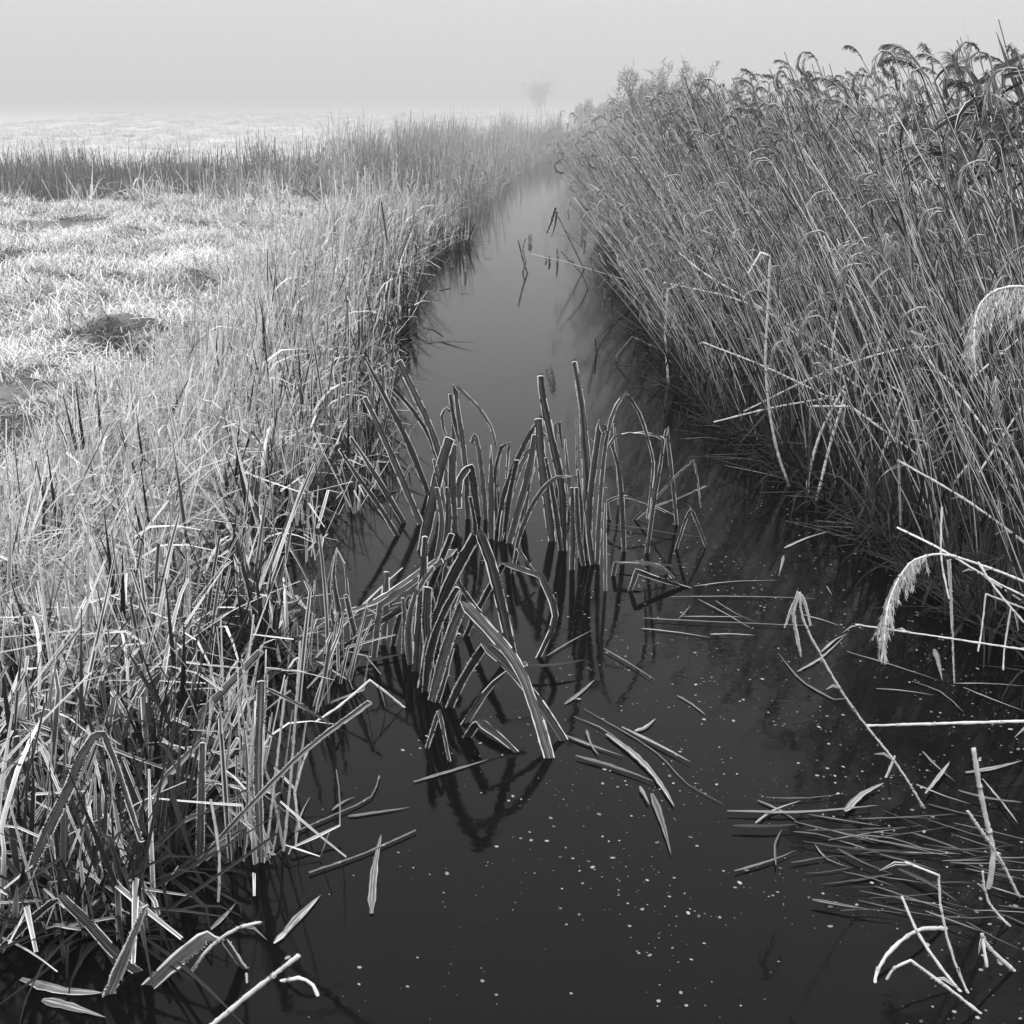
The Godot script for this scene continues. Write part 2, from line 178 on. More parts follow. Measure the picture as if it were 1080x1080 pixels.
	["raft", "leaf", 0.0061, [0.768, 0.004, -2.142, 0.822, 0.004, -2.116, 0.868, 0.004, -2.086]],
	["raft", "leaf", 0.0062, [0.528, 0.007, -2.252, 0.570, 0.007, -2.298, 0.645, 0.007, -2.340]],
	["raft", "leaf", 0.0106, [0.986, 0.010, -2.549, 1.001, 0.010, -2.468, 1.018, 0.010, -2.416]],
	["raft", "leaf", 0.0104, [0.931, 0.013, -2.361, 0.979, 0.013, -2.424, 1.032, 0.013, -2.496]],
	["raft", "leaf", 0.0170, [1.060, 0.004, -2.464, 1.134, 0.004, -2.484, 1.214, 0.004, -2.518]],
	["raft", "leaf", 0.0079, [0.453, 0.007, -2.082, 0.533, 0.007, -2.117, 0.597, 0.007, -2.154]],
	["raft", "leaf", 0.0066, [0.541, 0.010, -2.098, 0.553, 0.010, -2.170, 0.580, 0.010, -2.225]],
	["raft", "leaf", 0.0058, [0.923, 0.013, -2.398, 0.974, 0.013, -2.349, 1.017, 0.013, -2.318]],
	["raft", "leaf", 0.0065, [0.930, 0.004, -2.332, 0.980, 0.004, -2.303, 1.043, 0.004, -2.279]],
	["raft", "leaf", 0.0069, [0.901, 0.007, -2.112, 0.968, 0.007, -2.127, 1.021, 0.007, -2.138]],
	["raft", "leaf", 0.0055, [0.734, 0.010, -2.203, 0.807, 0.010, -2.192, 0.869, 0.010, -2.149]],
	["raft", "leaf", 0.0088, [1.010, 0.013, -2.373, 1.066, 0.013, -2.342, 1.135, 0.013, -2.324]],
	["raft", "leaf", 0.0053, [0.640, 0.004, -2.179, 0.653, 0.004, -2.127, 0.694, 0.004, -2.096]],
	["raft", "leaf", 0.0062, [0.854, 0.007, -2.218, 0.916, 0.007, -2.175, 0.964, 0.007, -2.133]],
	["raft", "leaf", 0.0059, [1.085, 0.010, -2.428, 1.092, 0.010, -2.341, 1.095, 0.010, -2.247]],
	["raft", "leaf", 0.0051, [0.797, 0.013, -1.946, 0.844, 0.013, -1.914, 0.880, 0.013, -1.888]],
	["floating", "leaf", 0.0051, [0.500, 0.006, -3.505, 0.724, 0.006, -3.507, 0.952, 0.006, -3.490]],
	["floating", "leaf", 0.0064, [0.395, 0.008, -3.336, 0.609, 0.008, -3.309, 0.902, 0.008, -3.279]],
	["floating", "leaf", 0.0063, [0.384, 0.004, -3.269, 0.490, 0.004, -3.243, 0.578, 0.004, -3.206]],
	["floating", "leaf", 0.0065, [0.584, 0.006, -3.484, 0.652, 0.006, -3.372, 0.708, 0.006, -3.264]],
	["floating", "leaf", 0.0067, [0.261, 0.008, -3.127, 0.324, 0.008, -3.034, 0.387, 0.008, -2.927]],
	["floating", "leaf", 0.0056, [0.435, 0.004, -2.847, 0.467, 0.004, -2.800, 0.495, 0.004, -2.738]],
	["floating", "leaf", 0.0191, [0.233, 0.006, -2.642, 0.297, 0.006, -2.535, 0.336, 0.006, -2.430, 0.361, 0.006, -2.318]],
	["floating", "leaf", 0.0112, [0.274, 0.008, -2.672, 0.348, 0.008, -2.594, 0.423, 0.008, -2.505]],
	["floating", "leaf", 0.0162, [0.306, 0.004, -2.659, 0.330, 0.004, -2.672, 0.365, 0.004, -2.722]],
	["floating", "leaf", 0.0179, [0.316, 0.006, -2.372, 0.326, 0.006, -2.269, 0.331, 0.006, -2.139]],
	["floating", "leaf", 0.0110, [0.292, 0.008, -2.398, 0.306, 0.008, -2.323]],
	["floating", "leaf", 0.0120, [0.137, 0.004, -2.800, 0.175, 0.004, -2.854, 0.224, 0.004, -2.938]],
	["floating", "leaf", 0.0105, [0.131, 0.006, -2.636, 0.187, 0.006, -2.591, 0.267, 0.006, -2.535]],
	["floating", "leaf", 0.0127, [0.152, 0.008, -2.534, 0.231, 0.008, -2.490, 0.327, 0.008, -2.420]],
	["floating", "leaf", 0.0032, [0.185, 0.004, -2.775, 0.350, 0.004, -2.551, 0.406, 0.004, -2.410, 0.472, 0.004, -2.332]],
	["floating", "leaf", 0.0061, [0.098, 0.006, -3.080, 0.161, 0.006, -3.166, 0.237, 0.006, -3.253]],
	["floating", "leaf", 0.0049, [0.501, 0.008, -3.328, 0.551, 0.008, -3.427]],
	["floating", "leaf", 0.0061, [0.587, 0.004, -3.596, 0.713, 0.004, -3.634, 0.861, 0.004, -3.647]],
	["floating", "leaf", 0.0057, [0.513, 0.006, -3.352, 0.616, 0.006, -3.352, 0.696, 0.006, -3.348]],
	["floating", "leaf", 0.0049, [0.635, 0.008, -3.469, 0.683, 0.008, -3.367, 0.734, 0.008, -3.300]],
	["floating", "leaf", 0.0040, [0.156, 0.004, -2.733, 0.219, 0.004, -2.679, 0.309, 0.004, -2.527]],
	["floating", "leaf", 0.0079, [0.185, 0.006, -2.662, 0.196, 0.006, -2.572, 0.208, 0.006, -2.541]],
	["floating", "leaf", 0.0055, [0.580, 0.008, -3.220, 0.642, 0.008, -3.223, 0.709, 0.008, -3.212]],
	["floating", "leaf", 0.0115, [-0.227, 0.004, -2.424, -0.142, 0.004, -2.473, -0.057, 0.004, -2.522]],
	["floating", "leaf", 0.0096, [-0.359, 0.004, -2.284, -0.292, 0.004, -2.301, -0.228, 0.004, -2.319]],
	["floating", "leaf", 0.0123, [-0.456, 0.004, -2.176, -0.466, 0.004, -2.272, -0.455, 0.004, -2.361]],
	["floating", "leaf", 0.0083, [-0.398, 0.004, -2.307, -0.376, 0.004, -2.343, -0.353, 0.004, -2.361]],
	["floating", "leaf", 0.0190, [-0.272, 0.004, -1.951, -0.281, 0.004, -2.079, -0.280, 0.004, -2.214]],
	["floating", "leaf", 0.0167, [-0.430, 0.004, -1.892, -0.409, 0.004, -1.951, -0.378, 0.004, -2.007]],
	["floating", "leaf", 0.0132, [-0.572, 0.004, -1.904, -0.554, 0.004, -1.945, -0.541, 0.004, -1.983]],
	["floating", "leaf", 0.0144, [-0.444, 0.004, -1.864, -0.410, 0.004, -1.935, -0.380, 0.004, -2.005]],
	["floating", "leaf", 0.0236, [-0.822, 0.004, -1.716, -0.767, 0.004, -1.699, -0.698, 0.004, -1.673]],
	["floating", "leaf", 0.0213, [-0.880, 0.004, -1.769, -0.793, 0.004, -1.738, -0.723, 0.004, -1.733]],
	["floating", "leaf", 0.0108, [0.784, 0.004, -2.987, 0.859, 0.004, -3.060, 0.974, 0.004, -3.217]],
	["floating", "leaf", 0.0111, [0.879, 0.004, -3.111, 0.946, 0.004, -3.199, 0.986, 0.004, -3.232]],
	["floating", "leaf", 0.0077, [0.954, 0.004, -3.111, 1.056, 0.004, -3.027, 1.156, 0.004, -2.932]],
	["floating", "leaf", 0.0067, [1.080, 0.004, -2.929, 1.135, 0.004, -2.871, 1.158, 0.004, -2.755]],
	["floating", "leaf", 0.0188, [1.207, 0.004, -3.128, 1.190, 0.004, -3.044, 1.163, 0.004, -2.932]],
	["floating", "leaf", 0.0074, [0.972, 0.004, -2.886, 1.052, 0.004, -2.871, 1.114, 0.004, -2.849]],
	["floating", "leaf", 0.0116, [0.952, 0.004, -3.942, 1.047, 0.004, -4.038, 1.151, 0.004, -4.115]],
	["floating", "leaf", 0.0109, [0.934, 0.004, -3.868, 0.909, 0.004, -3.782, 0.876, 0.004, -3.677]],
	["floating", "leaf", 0.0077, [1.193, 0.004, -2.916, 1.278, 0.004, -2.916, 1.371, 0.004, -2.901]],
	["floating", "leaf", 0.0068, [1.206, 0.004, -2.893, 1.259, 0.004, -2.826, 1.316, 0.004, -2.762]],
	["floating", "leaf", 0.0074, [0.885, 0.004, -3.369, 0.940, 0.004, -3.330, 0.977, 0.004, -3.288]],
	["floating", "leaf", 0.0070, [1.014, 0.004, -3.598, 1.013, 0.004, -3.520]],
	["stick", "rod", 0.0048, [-0.468, 0.006, -2.219, -0.377, 0.006, -2.298, -0.318, 0.006, -2.358, -0.308, 0.006, -2.446]],
	["stick", "rod", 0.0053, [-0.413, 0.006, -2.077, -0.314, 0.006, -2.139, -0.207, 0.006, -2.226]],
	["dark_twig", "rod", 0.0190, [0.145, -0.020, -10.836, 0.096, 0.126, -10.816, 0.056, 0.289, -10.794]],
	["dark_twig", "rod", 0.0179, [0.140, -0.020, -11.577, 0.103, 0.120, -11.642, 0.130, 0.208, -11.684]],
	["dark_twig", "rod", 0.0146, [0.665, -0.020, -11.072, 0.510, 0.287, -11.016, 0.400, 0.497, -10.977]],
	["dark_twig_leaf", "thin", 0.0283, [0.325, 0.707, -9.200, 0.296, 0.612, -9.200, 0.264, 0.522, -9.200]],
	["dark_twig_leaf", "thin", 0.0202, [0.333, 0.679, -9.200, 0.322, 0.583, -9.200, 0.297, 0.496, -9.200]],
	["dark_twig", "rod", 0.0129, [0.727, -0.020, -8.331, 0.608, 0.159, -8.304, 0.551, 0.378, -8.276, 0.535, 0.468, -8.264]],
	["dark_twig", "rod", 0.0131, [0.630, -0.020, -9.922, 0.569, 0.117, -9.890, 0.393, 0.313, -9.832]],
	["dark_twig", "rod", 0.0146, [0.520, -0.020, -7.300, 0.503, 0.111, -7.228]],
	["dark_twig", "rod", 0.0127, [0.630, -0.020, -7.086, 0.621, 0.027, -7.089, 0.712, 0.144, -7.098, 0.905, 0.054, -7.111]],
	["dark_twig", "rod", 0.0230, [0.427, -0.020, -11.577, 0.432, 0.052, -11.589, 0.424, 0.125, -11.601]],
	["dark_twig", "rod", 0.0231, [0.321, -0.020, -11.614, 0.327, 0.009, -11.662, 0.320, 0.037, -11.710]],
	["dark_twig", "rod", 0.0229, [0.352, -0.020, -11.577, 0.356, 0.021, -11.561, 0.348, 0.063, -11.545]],
	["dark_twig", "rod", 0.0230, [0.463, -0.020, -11.539, 0.470, -0.012, -11.590, 0.464, -0.004, -11.644]],
	["dark_twig", "rod", 0.0230, [0.537, -0.020, -11.521, 0.544, -0.001, -11.572, 0.538, 0.018, -11.624]],
	["dark_twig", "rod", 0.0230, [0.577, -0.020, -11.577, 0.583, 0.003, -11.611, 0.577, 0.025, -11.647]],
	["dark_twig", "rod", 0.0269, [0.801, -0.020, -13.543, 0.808, 0.075, -13.583, 0.799, 0.171, -13.624]],
	["dark_twig", "rod", 0.0274, [0.786, -0.020, -13.801, 0.792, 0.050, -13.821, 0.783, 0.121, -13.840]],
	["dark_twig", "rod", 0.0217, [-0.421, -0.020, -10.869, -0.417, 0.054, -10.923, -0.425, 0.129, -10.976]],
	["dark_twig", "rod", 0.0259, [0.199, -0.020, -13.053, 0.205, 0.035, -13.113, 0.197, 0.091, -13.173]],
	["dark_twig", "rod", 0.0259, [0.179, -0.020, -13.053, 0.185, 0.028, -13.094, 0.177, 0.075, -13.136]],
	["dark_twig", "rod", 0.0259, [-0.446, -0.020, -13.053, -0.441, 0.030, -13.100, -0.450, 0.080, -13.148]],
	["dark_twig", "rod", 0.0188, [0.720, -0.020, -9.416, 0.724, 0.029, -9.432, 0.718, 0.077, -9.448]],
	["dark_twig", "rod", 0.0147, [-0.439, -0.020, -13.293, -0.405, 0.114, -13.352, -0.354, 0.234, -13.407]],
	["dark_floating", "leaf", 0.0439, [-0.595, 0.004, -9.821, -0.526, 0.004, -9.933, -0.465, 0.004, -10.020]],
	["dark_floating", "leaf", 0.0192, [-0.410, 0.004, -9.629, -0.340, 0.004, -9.656]],
	["dark_floating", "leaf", 0.0205, [-0.594, 0.004, -7.609, -0.414, 0.004, -7.696, -0.223, 0.004, -7.652]],
	["dark_floating", "leaf", 0.0168, [-0.464, 0.004, -7.696, -0.355, 0.004, -7.523, -0.248, 0.004, -7.391]],
	["dark_floating", "leaf", 0.0215, [-0.638, 0.004, -8.209, -0.541, 0.004, -8.111, -0.443, 0.004, -7.830]],
	["dark_floating", "leaf", 0.0234, [-0.383, 0.004, -13.329, -0.240, 0.004, -13.329]],
	["dark_floating", "leaf", 0.0208, [-0.265, 0.004, -11.835, -0.199, 0.004, -11.815]],
	["dark_floating", "leaf", 0.0197, [-0.013, 0.004, -14.979, 0.019, 0.004, -14.948]],
	["dark_floating", "leaf", 0.0198, [0.186, 0.004, -15.042, 0.237, 0.004, -15.011]],
	["dark_floating", "leaf", 0.0141, [0.606, 0.004, -6.988, 0.701, 0.004, -6.937, 0.785, 0.004, -7.003]],
	["dark_floating", "leaf", 0.0344, [-0.598, 0.004, -11.123, -0.516, 0.004, -11.176]],
	["straggler", "rod", 0.0133, [1.134, -0.020, -4.661, 1.071, 0.128, -4.649, 1.019, 0.311, -4.635, 0.985, 0.515, -4.618, 0.975, 0.738, -4.599, 0.966, 0.928, -4.583, 0.929, 0.941, -4.579, 0.889, 0.868, -4.572]],
	["straggler", "rod", 0.0122, [1.412, -0.020, -4.521, 1.447, 0.195, -4.513, 1.515, 0.488, -4.501, 1.558, 0.668, -4.494]],
	["straggler", "rod", 0.0113, [1.523, -0.020, -3.991, 1.545, 0.185, -4.041, 1.628, 0.297, -4.076]],
	["straggler", "rod", 0.0148, [1.190, -0.020, -4.480, 1.236, 0.222, -4.511, 1.283, 0.415, -4.536, 1.258, 0.427, -4.539]],
	["straggler", "rod", 0.0149, [1.175, -0.020, -4.542, 1.170, 0.048, -4.547, 1.207, 0.248, -4.562, 1.289, 0.434, -4.578]],
	["straggler", "rod", 0.0138, [1.565, -0.020, -5.149, 1.532, 0.205, -5.163, 1.566, 0.338, -5.171, 1.598, 0.512, -5.182]],
	["straggler", "rod", 0.0111, [1.270, -0.020, -4.670, 1.282, 0.251, -4.705, 1.273, 0.542, -4.743, 1.286, 0.672, -4.761]],
	["straggler", "rod", 0.0147, [1.155, -0.020, -6.433, 1.048, 0.138, -6.386, 1.071, 0.271, -6.349]],
	["straggler", "rod", 0.0135, [1.137, -0.020, -5.923, 0.997, 0.184, -5.854, 0.940, 0.344, -5.804]],
	["straggler", "rod", 0.0128, [0.935, -0.020, -6.355, 0.933, 0.062, -6.359, 1.008, -0.022, -6.363]],
	["straggler", "rod", 0.0166, [0.864, -0.020, -6.513, 0.833, 0.294, -6.515, 0.837, 0.510, -6.516, 0.921, 0.546, -6.517]],
	["crossing_reed", "rod", 0.0100, [1.628, 0.157, -3.300, 1.535, 0.231, -3.412, 1.381, 0.331, -3.525, 1.216, 0.412, -3.638, 1.283, 0.158, -3.750]],
	["crossing_reed", "rod", 0.0104, [1.942, 0.031, -4.600, 1.557, 0.197, -4.800, 1.353, 0.282, -5.000, 1.103, 0.376, -5.200, 0.863, 0.443, -5.400]],
	["crossing_reed", "rod", 0.0114, [2.046, 0.112, -4.900, 1.706, 0.265, -5.225, 1.482, 0.379, -5.550, 1.143, 0.543, -5.875, 0.774, 0.595, -6.200]],
	["crossing_reed", "rod", 0.0104, [1.718, 0.524, -4.900, 1.615, 0.490, -5.000, 1.342, 0.368, -5.100, 1.028, 0.173, -5.200]],
	["crossing_reed", "rod", 0.0104, [1.381, 0.290, -5.000, 1.123, 0.213, -5.100, 0.897, 0.124, -5.200]],
	["crossing_reed", "rod", 0.0107, [1.625, 0.153, -4.300, 1.278, 0.388, -4.433, 1.161, 0.355, -4.567, 1.202, 0.197, -4.700]],
	["crossing_reed", "rod", 0.0117, [1.887, 0.084, -5.000, 1.513, 0.286, -5.400, 1.261, 0.491, -5.800, 0.976, 0.643, -6.200, 0.898, 0.698, -6.600]],
	["crossing_reed", "rod", 0.0099, [1.580, 0.292, -3.900, 1.777, 0.466, -4.100]],
	["crossing_reed", "rod", 0.0086, [1.561, 0.599, -4.000, 1.734, 0.707, -4.100]],
	["crossing_reed", "rod", 0.0086, [1.497, 0.104, -3.200, 1.297, 0.203, -3.400, 1.222, 0.203, -3.600]],
	["crossing_reed", "rod", 0.0104, [1.741, 0.231, -3.900, 1.640, 0.446, -4.250, 1.504, 0.636, -4.600]],
	["crossing_reed", "rod", 0.0113, [1.704, 0.211, -5.200, 1.595, 0.479, -5.433, 1.437, 0.884, -5.667, 1.466, 0.740, -5.900]],
	["raft", "leaf", 0.0062, [1.151, 0.004, -5.254, 1.285, 0.004, -5.285, 1.416, 0.004, -5.297]],
	["raft", "leaf", 0.0053, [0.845, 0.007, -5.044, 0.992, 0.007, -5.022, 1.154, 0.007, -5.075]],
	["raft", "leaf", 0.0055, [0.862, 0.009, -5.049, 1.035, 0.009, -4.821, 1.197, 0.009, -4.618]],
	["raft", "leaf", 0.0036, [1.254, 0.011, -5.409, 1.416, 0.011, -5.417, 1.552, 0.011, -5.327]],
	["raft", "leaf", 0.0031, [1.275, 0.014, -4.344, 1.387, 0.014, -4.376, 1.483, 0.014, -4.355]],
	["raft", "leaf", 0.0060, [1.338, 0.004, -5.104, 1.535, 0.004, -4.959, 1.716, 0.004, -4.804]],
	["raft", "leaf", 0.0066, [0.996, 0.007, -5.429, 1.242, 0.007, -5.328, 1.477, 0.007, -5.222]],
	["raft", "leaf", 0.0031, [1.463, 0.009, -4.576, 1.596, 0.009, -4.548, 1.733, 0.009, -4.537]],
	["raft", "leaf", 0.0054, [1.279, 0.011, -4.257, 1.393, 0.011, -4.294, 1.516, 0.011, -4.355]],
	["raft", "leaf", 0.0044, [0.961, 0.014, -5.214, 1.227, 0.014, -5.229, 1.493, 0.014, -5.238]],
	["raft", "leaf", 0.0057, [1.138, 0.004, -5.629, 1.349, 0.004, -5.549, 1.565, 0.004, -5.512]],
	["raft", "leaf", 0.0065, [1.694, 0.007, -3.299, 1.835, 0.007, -3.318, 1.977, 0.007, -3.338]],
	["raft", "leaf", 0.0049, [1.343, 0.009, -3.470, 1.457, 0.009, -3.391, 1.556, 0.009, -3.287]],
	["raft", "leaf", 0.0033, [1.105, 0.011, -4.839, 1.191, 0.011, -4.751, 1.280, 0.011, -4.691]],
	["raft", "leaf", 0.0059, [1.410, 0.014, -3.722, 1.536, 0.014, -3.693, 1.655, 0.014, -3.650]],
	["raft", "leaf", 0.0047, [1.598, 0.004, -3.634, 1.656, 0.004, -3.499, 1.720, 0.004, -3.396]],
	["raft", "leaf", 0.0068, [1.214, 0.007, -4.200, 1.373, 0.007, -4.141, 1.535, 0.007, -4.104]],
	["raft", "leaf", 0.0046, [1.494, 0.009, -3.509, 1.584, 0.009, -3.499, 1.682, 0.009, -3.510]],
	["raft", "leaf", 0.0065, [0.742, 0.011, -5.501, 0.845, 0.011, -5.451, 0.937, 0.011, -5.341]],
	["raft", "leaf", 0.0037, [1.169, 0.014, -4.734, 1.273, 0.014, -4.691, 1.374, 0.014, -4.641]],
	["raft", "leaf", 0.0062, [1.122, 0.004, -4.170, 1.306, 0.004, -4.148, 1.501, 0.004, -4.161]],
	["raft", "leaf", 0.0040, [1.295, 0.007, -3.683, 1.480, 0.007, -3.771, 1.671, 0.007, -3.859]],
	["raft", "leaf", 0.0052, [1.119, 0.009, -4.526, 1.265, 0.009, -4.492, 1.391, 0.009, -4.397]],
	["raft", "leaf", 0.0042, [1.396, 0.011, -4.221, 1.620, 0.011, -4.224, 1.841, 0.011, -4.218]],
	["raft", "leaf", 0.0070, [1.139, 0.014, -5.655, 1.267, 0.014, -5.551, 1.390, 0.014, -5.449]],
	["raft", "leaf", 0.0055, [1.564, 0.004, -3.617, 1.672, 0.004, -3.581, 1.790, 0.004, -3.572]],
	["raft", "leaf", 0.0047, [1.253, 0.007, -4.232, 1.326, 0.007, -4.214, 1.403, 0.007, -4.210]],
	["raft", "leaf", 0.0045, [1.390, 0.009, -3.762, 1.473, 0.009, -3.727, 1.552, 0.009, -3.686]],
	["raft", "leaf", 0.0061, [0.957, 0.011, -5.540, 1.245, 0.011, -5.663, 1.549, 0.011, -5.808]],
	["raft", "leaf", 0.0040, [1.536, 0.014, -3.485, 1.680, 0.014, -3.473, 1.813, 0.014, -3.437]],
	["raft", "leaf", 0.0042, [1.644, 0.004, -3.586, 1.741, 0.004, -3.572, 1.828, 0.004, -3.539]],
	["raft", "leaf", 0.0060, [0.852, 0.007, -5.594, 1.125, 0.007, -5.548, 1.375, 0.007, -5.422]],
	["raft", "leaf", 0.0040, [1.271, 0.009, -3.786, 1.443, 0.009, -3.818, 1.611, 0.009, -3.830]],
	["raft", "leaf", 0.0038, [1.324, 0.011, -3.525, 1.439, 0.011, -3.454, 1.546, 0.011, -3.374]],
	["raft", "leaf", 0.0037, [1.486, 0.014, -3.363, 1.589, 0.014, -3.387, 1.692, 0.014, -3.410]],
	["raft", "leaf", 0.0067, [1.340, 0.004, -3.344, 1.485, 0.004, -3.312, 1.614, 0.004, -3.250]],
	["raft", "leaf", 0.0052, [0.998, 0.007, -5.788, 1.087, 0.007, -5.758, 1.177, 0.007, -5.732]],
	["raft", "leaf", 0.0062, [1.431, 0.009, -3.439, 1.512, 0.009, -3.451, 1.596, 0.009, -3.469]],
	["raft", "leaf", 0.0064, [1.005, 0.011, -5.141, 1.244, 0.011, -5.157, 1.498, 0.011, -5.224]],
	["raft", "leaf", 0.0060, [1.143, 0.014, -4.039, 1.347, 0.014, -4.038, 1.545, 0.014, -4.021]],
	["raft", "leaf", 0.0044, [1.500, 0.004, -3.607, 1.676, 0.004, -3.620, 1.856, 0.004, -3.637]],
	["raft", "leaf", 0.0033, [1.530, 0.007, -3.969, 1.607, 0.007, -3.968, 1.694, 0.007, -3.993]],
	["raft", "leaf", 0.0056, [0.904, 0.009, -4.920, 1.068, 0.009, -4.786, 1.213, 0.009, -4.615]],
	["raft", "leaf", 0.0059, [1.267, 0.011, -4.155, 1.431, 0.011, -4.122, 1.576, 0.011, -4.043]],
	["raft", "leaf", 0.0037, [0.834, 0.014, -5.056, 1.039, 0.014, -5.085, 1.247, 0.014, -5.122]],
	["raft", "leaf", 0.0057, [1.594, 0.004, -3.544, 1.723, 0.004, -3.444, 1.852, 0.004, -3.361]],
	["raft", "leaf", 0.0067, [1.491, 0.007, -4.171, 1.666, 0.007, -4.088, 1.818, 0.007, -3.966]],
	["raft", "leaf", 0.0056, [1.403, 0.009, -4.005, 1.565, 0.009, -3.953, 1.741, 0.009, -3.946]],
	["raft", "leaf", 0.0060, [1.360, 0.011, -3.453, 1.482, 0.011, -3.383, 1.597, 0.011, -3.308]],
	["raft", "leaf", 0.0063, [1.070, 0.014, -4.493, 1.228, 0.014, -4.470, 1.383, 0.014, -4.442]],
	["raft", "leaf", 0.0034, [1.278, 0.004, -4.450, 1.359, 0.004, -4.389, 1.429, 0.004, -4.296]],
	["raft", "leaf", 0.0047, [1.124, 0.007, -4.224, 1.221, 0.007, -4.188, 1.319, 0.007, -4.158]],
	["raft", "leaf", 0.0041, [1.265, 0.009, -3.910, 1.409, 0.009, -3.929, 1.559, 0.009, -3.961]],
	["raft", "leaf", 0.0059, [1.482, 0.011, -3.561, 1.625, 0.011, -3.503, 1.775, 0.011, -3.473]],
	["raft", "leaf", 0.0070, [0.978, 0.014, -4.534, 1.152, 0.014, -4.541, 1.320, 0.014, -4.525]],
	["raft", "leaf", 0.0045, [1.443, 0.004, -3.595, 1.520, 0.004, -3.618, 1.594, 0.004, -3.632]],
	["raft", "leaf", 0.0060, [1.284, 0.007, -4.560, 1.524, 0.007, -4.627, 1.759, 0.007, -4.663]],
	["raft", "leaf", 0.0064, [1.607, 0.009, -3.617, 1.710, 0.009, -3.653, 1.800, 0.009, -3.655]],
	["raft", "leaf", 0.0042, [1.211, 0.011, -3.952, 1.360, 0.011, -3.900, 1.501, 0.011, -3.838]],
	["raft", "leaf", 0.0043, [1.280, 0.014, -3.765, 1.447, 0.014, -3.783, 1.615, 0.014, -3.796]],
	["raft", "leaf", 0.0065, [0.775, 0.004, -5.352, 0.891, 0.004, -5.383, 0.993, 0.004, -5.327]],
	["raft", "leaf", 0.0068, [1.321, 0.007, -4.046, 1.468, 0.007, -4.057, 1.619, 0.007, -4.079]],
	["raft", "leaf", 0.0051, [1.128, 0.009, -4.626, 1.266, 0.009, -4.563, 1.419, 0.009, -4.565]],
	["raft", "leaf", 0.0053, [1.345, 0.011, -3.918, 1.458, 0.011, -3.966, 1.561, 0.011, -3.981]],
	["raft", "leaf", 0.0032, [1.212, 0.014, -5.258, 1.338, 0.014, -5.253, 1.456, 0.014, -5.216]],
	["raft", "leaf", 0.0051, [1.364, 0.004, -3.554, 1.422, 0.004, -3.514, 1.479, 0.004, -3.474]],
	["raft", "leaf", 0.0054, [1.194, 0.007, -5.154, 1.321, 0.007, -5.140, 1.443, 0.007, -5.110]],
	["raft", "leaf", 0.0030, [1.462, 0.009, -3.589, 1.604, 0.009, -3.567, 1.738, 0.009, -3.528]],
	["raft", "leaf", 0.0061, [1.334, 0.011, -4.624, 1.510, 0.011, -4.497, 1.659, 0.011, -4.326]],
	["raft", "leaf", 0.0059, [1.236, 0.014, -5.560, 1.464, 0.014, -5.494, 1.677, 0.014, -5.394]],
	["raft", "leaf", 0.0029, [0.844, 0.004, -2.048, 0.886, 0.004, -2.049, 0.928, 0.004, -2.048]],
	["raft", "leaf", 0.0023, [0.939, 0.007, -2.213, 0.984, 0.007, -2.181, 1.028, 0.007, -2.150]],
	["raft", "leaf", 0.0034, [0.700, 0.009, -1.991, 0.787, 0.009, -2.000, 0.874, 0.009, -2.010]],
	["raft", "leaf", 0.0026, [0.804, 0.011, -2.168, 0.858, 0.011, -2.147, 0.910, 0.011, -2.122]],
	["raft", "leaf", 0.0027, [0.610, 0.014, -2.247, 0.689, 0.014, -2.211, 0.764, 0.014, -2.169]],
	["raft", "leaf", 0.0038, [0.816, 0.004, -2.150, 0.876, 0.004, -2.147, 0.937, 0.004, -2.144]],
	["raft", "leaf", 0.0043, [0.680, 0.007, -1.988, 0.754, 0.007, -1.958, 0.828, 0.007, -1.933]],
	["raft", "leaf", 0.0031, [0.636, 0.009, -1.954, 0.697, 0.009, -1.956, 0.754, 0.009, -1.945]],
	["raft", "leaf", 0.0042, [0.865, 0.011, -2.169, 0.945, 0.011, -2.149, 1.024, 0.011, -2.131]],
	["raft", "leaf", 0.0041, [0.864, 0.014, -1.913, 0.902, 0.014, -1.867, 0.942, 0.014, -1.830]],
	["raft", "leaf", 0.0024, [0.747, 0.004, -2.067, 0.809, 0.004, -2.052, 0.869, 0.004, -2.033]],
	["raft", "leaf", 0.0023, [0.958, 0.007, -2.253, 1.033, 0.007, -2.220, 1.103, 0.007, -2.184]],
	["raft", "leaf", 0.0030, [0.886, 0.009, -2.114, 0.935, 0.009, -2.116, 0.983, 0.009, -2.117]],
	["raft", "leaf", 0.0041, [0.672, 0.011, -2.074, 0.721, 0.011, -2.054, 0.765, 0.011, -2.022]],
	["raft", "leaf", 0.0044, [0.988, 0.014, -2.118, 1.049, 0.014, -2.117, 1.112, 0.014, -2.123]],
	["raft", "leaf", 0.0044, [0.756, 0.004, -2.238, 0.799, 0.004, -2.237, 0.843, 0.004, -2.241]],
	["raft", "leaf", 0.0023, [0.892, 0.007, -1.957, 0.982, 0.007, -1.952, 1.068, 0.007, -1.941]],
	["raft", "leaf", 0.0046, [0.677, 0.009, -2.165, 0.774, 0.009, -2.150, 0.873, 0.009, -2.142]],
	["raft", "leaf", 0.0023, [0.729, 0.011, -2.183, 0.855, 0.011, -2.211, 0.985, 0.011, -2.244]],
	["raft", "leaf", 0.0038, [0.832, 0.014, -1.979, 0.871, 0.014, -1.959, 0.908, 0.014, -1.938]],
	["raft", "leaf", 0.0036, [0.597, 0.004, -2.078, 0.647, 0.004, -2.084, 0.701, 0.004, -2.100]],
	["raft", "leaf", 0.0039, [0.604, 0.007, -2.221, 0.652, 0.007, -2.213, 0.695, 0.007, -2.185]],
	["raft", "leaf", 0.0032, [0.989, 0.009, -2.085, 1.072, 0.009, -2.078, 1.159, 0.009, -2.082]],
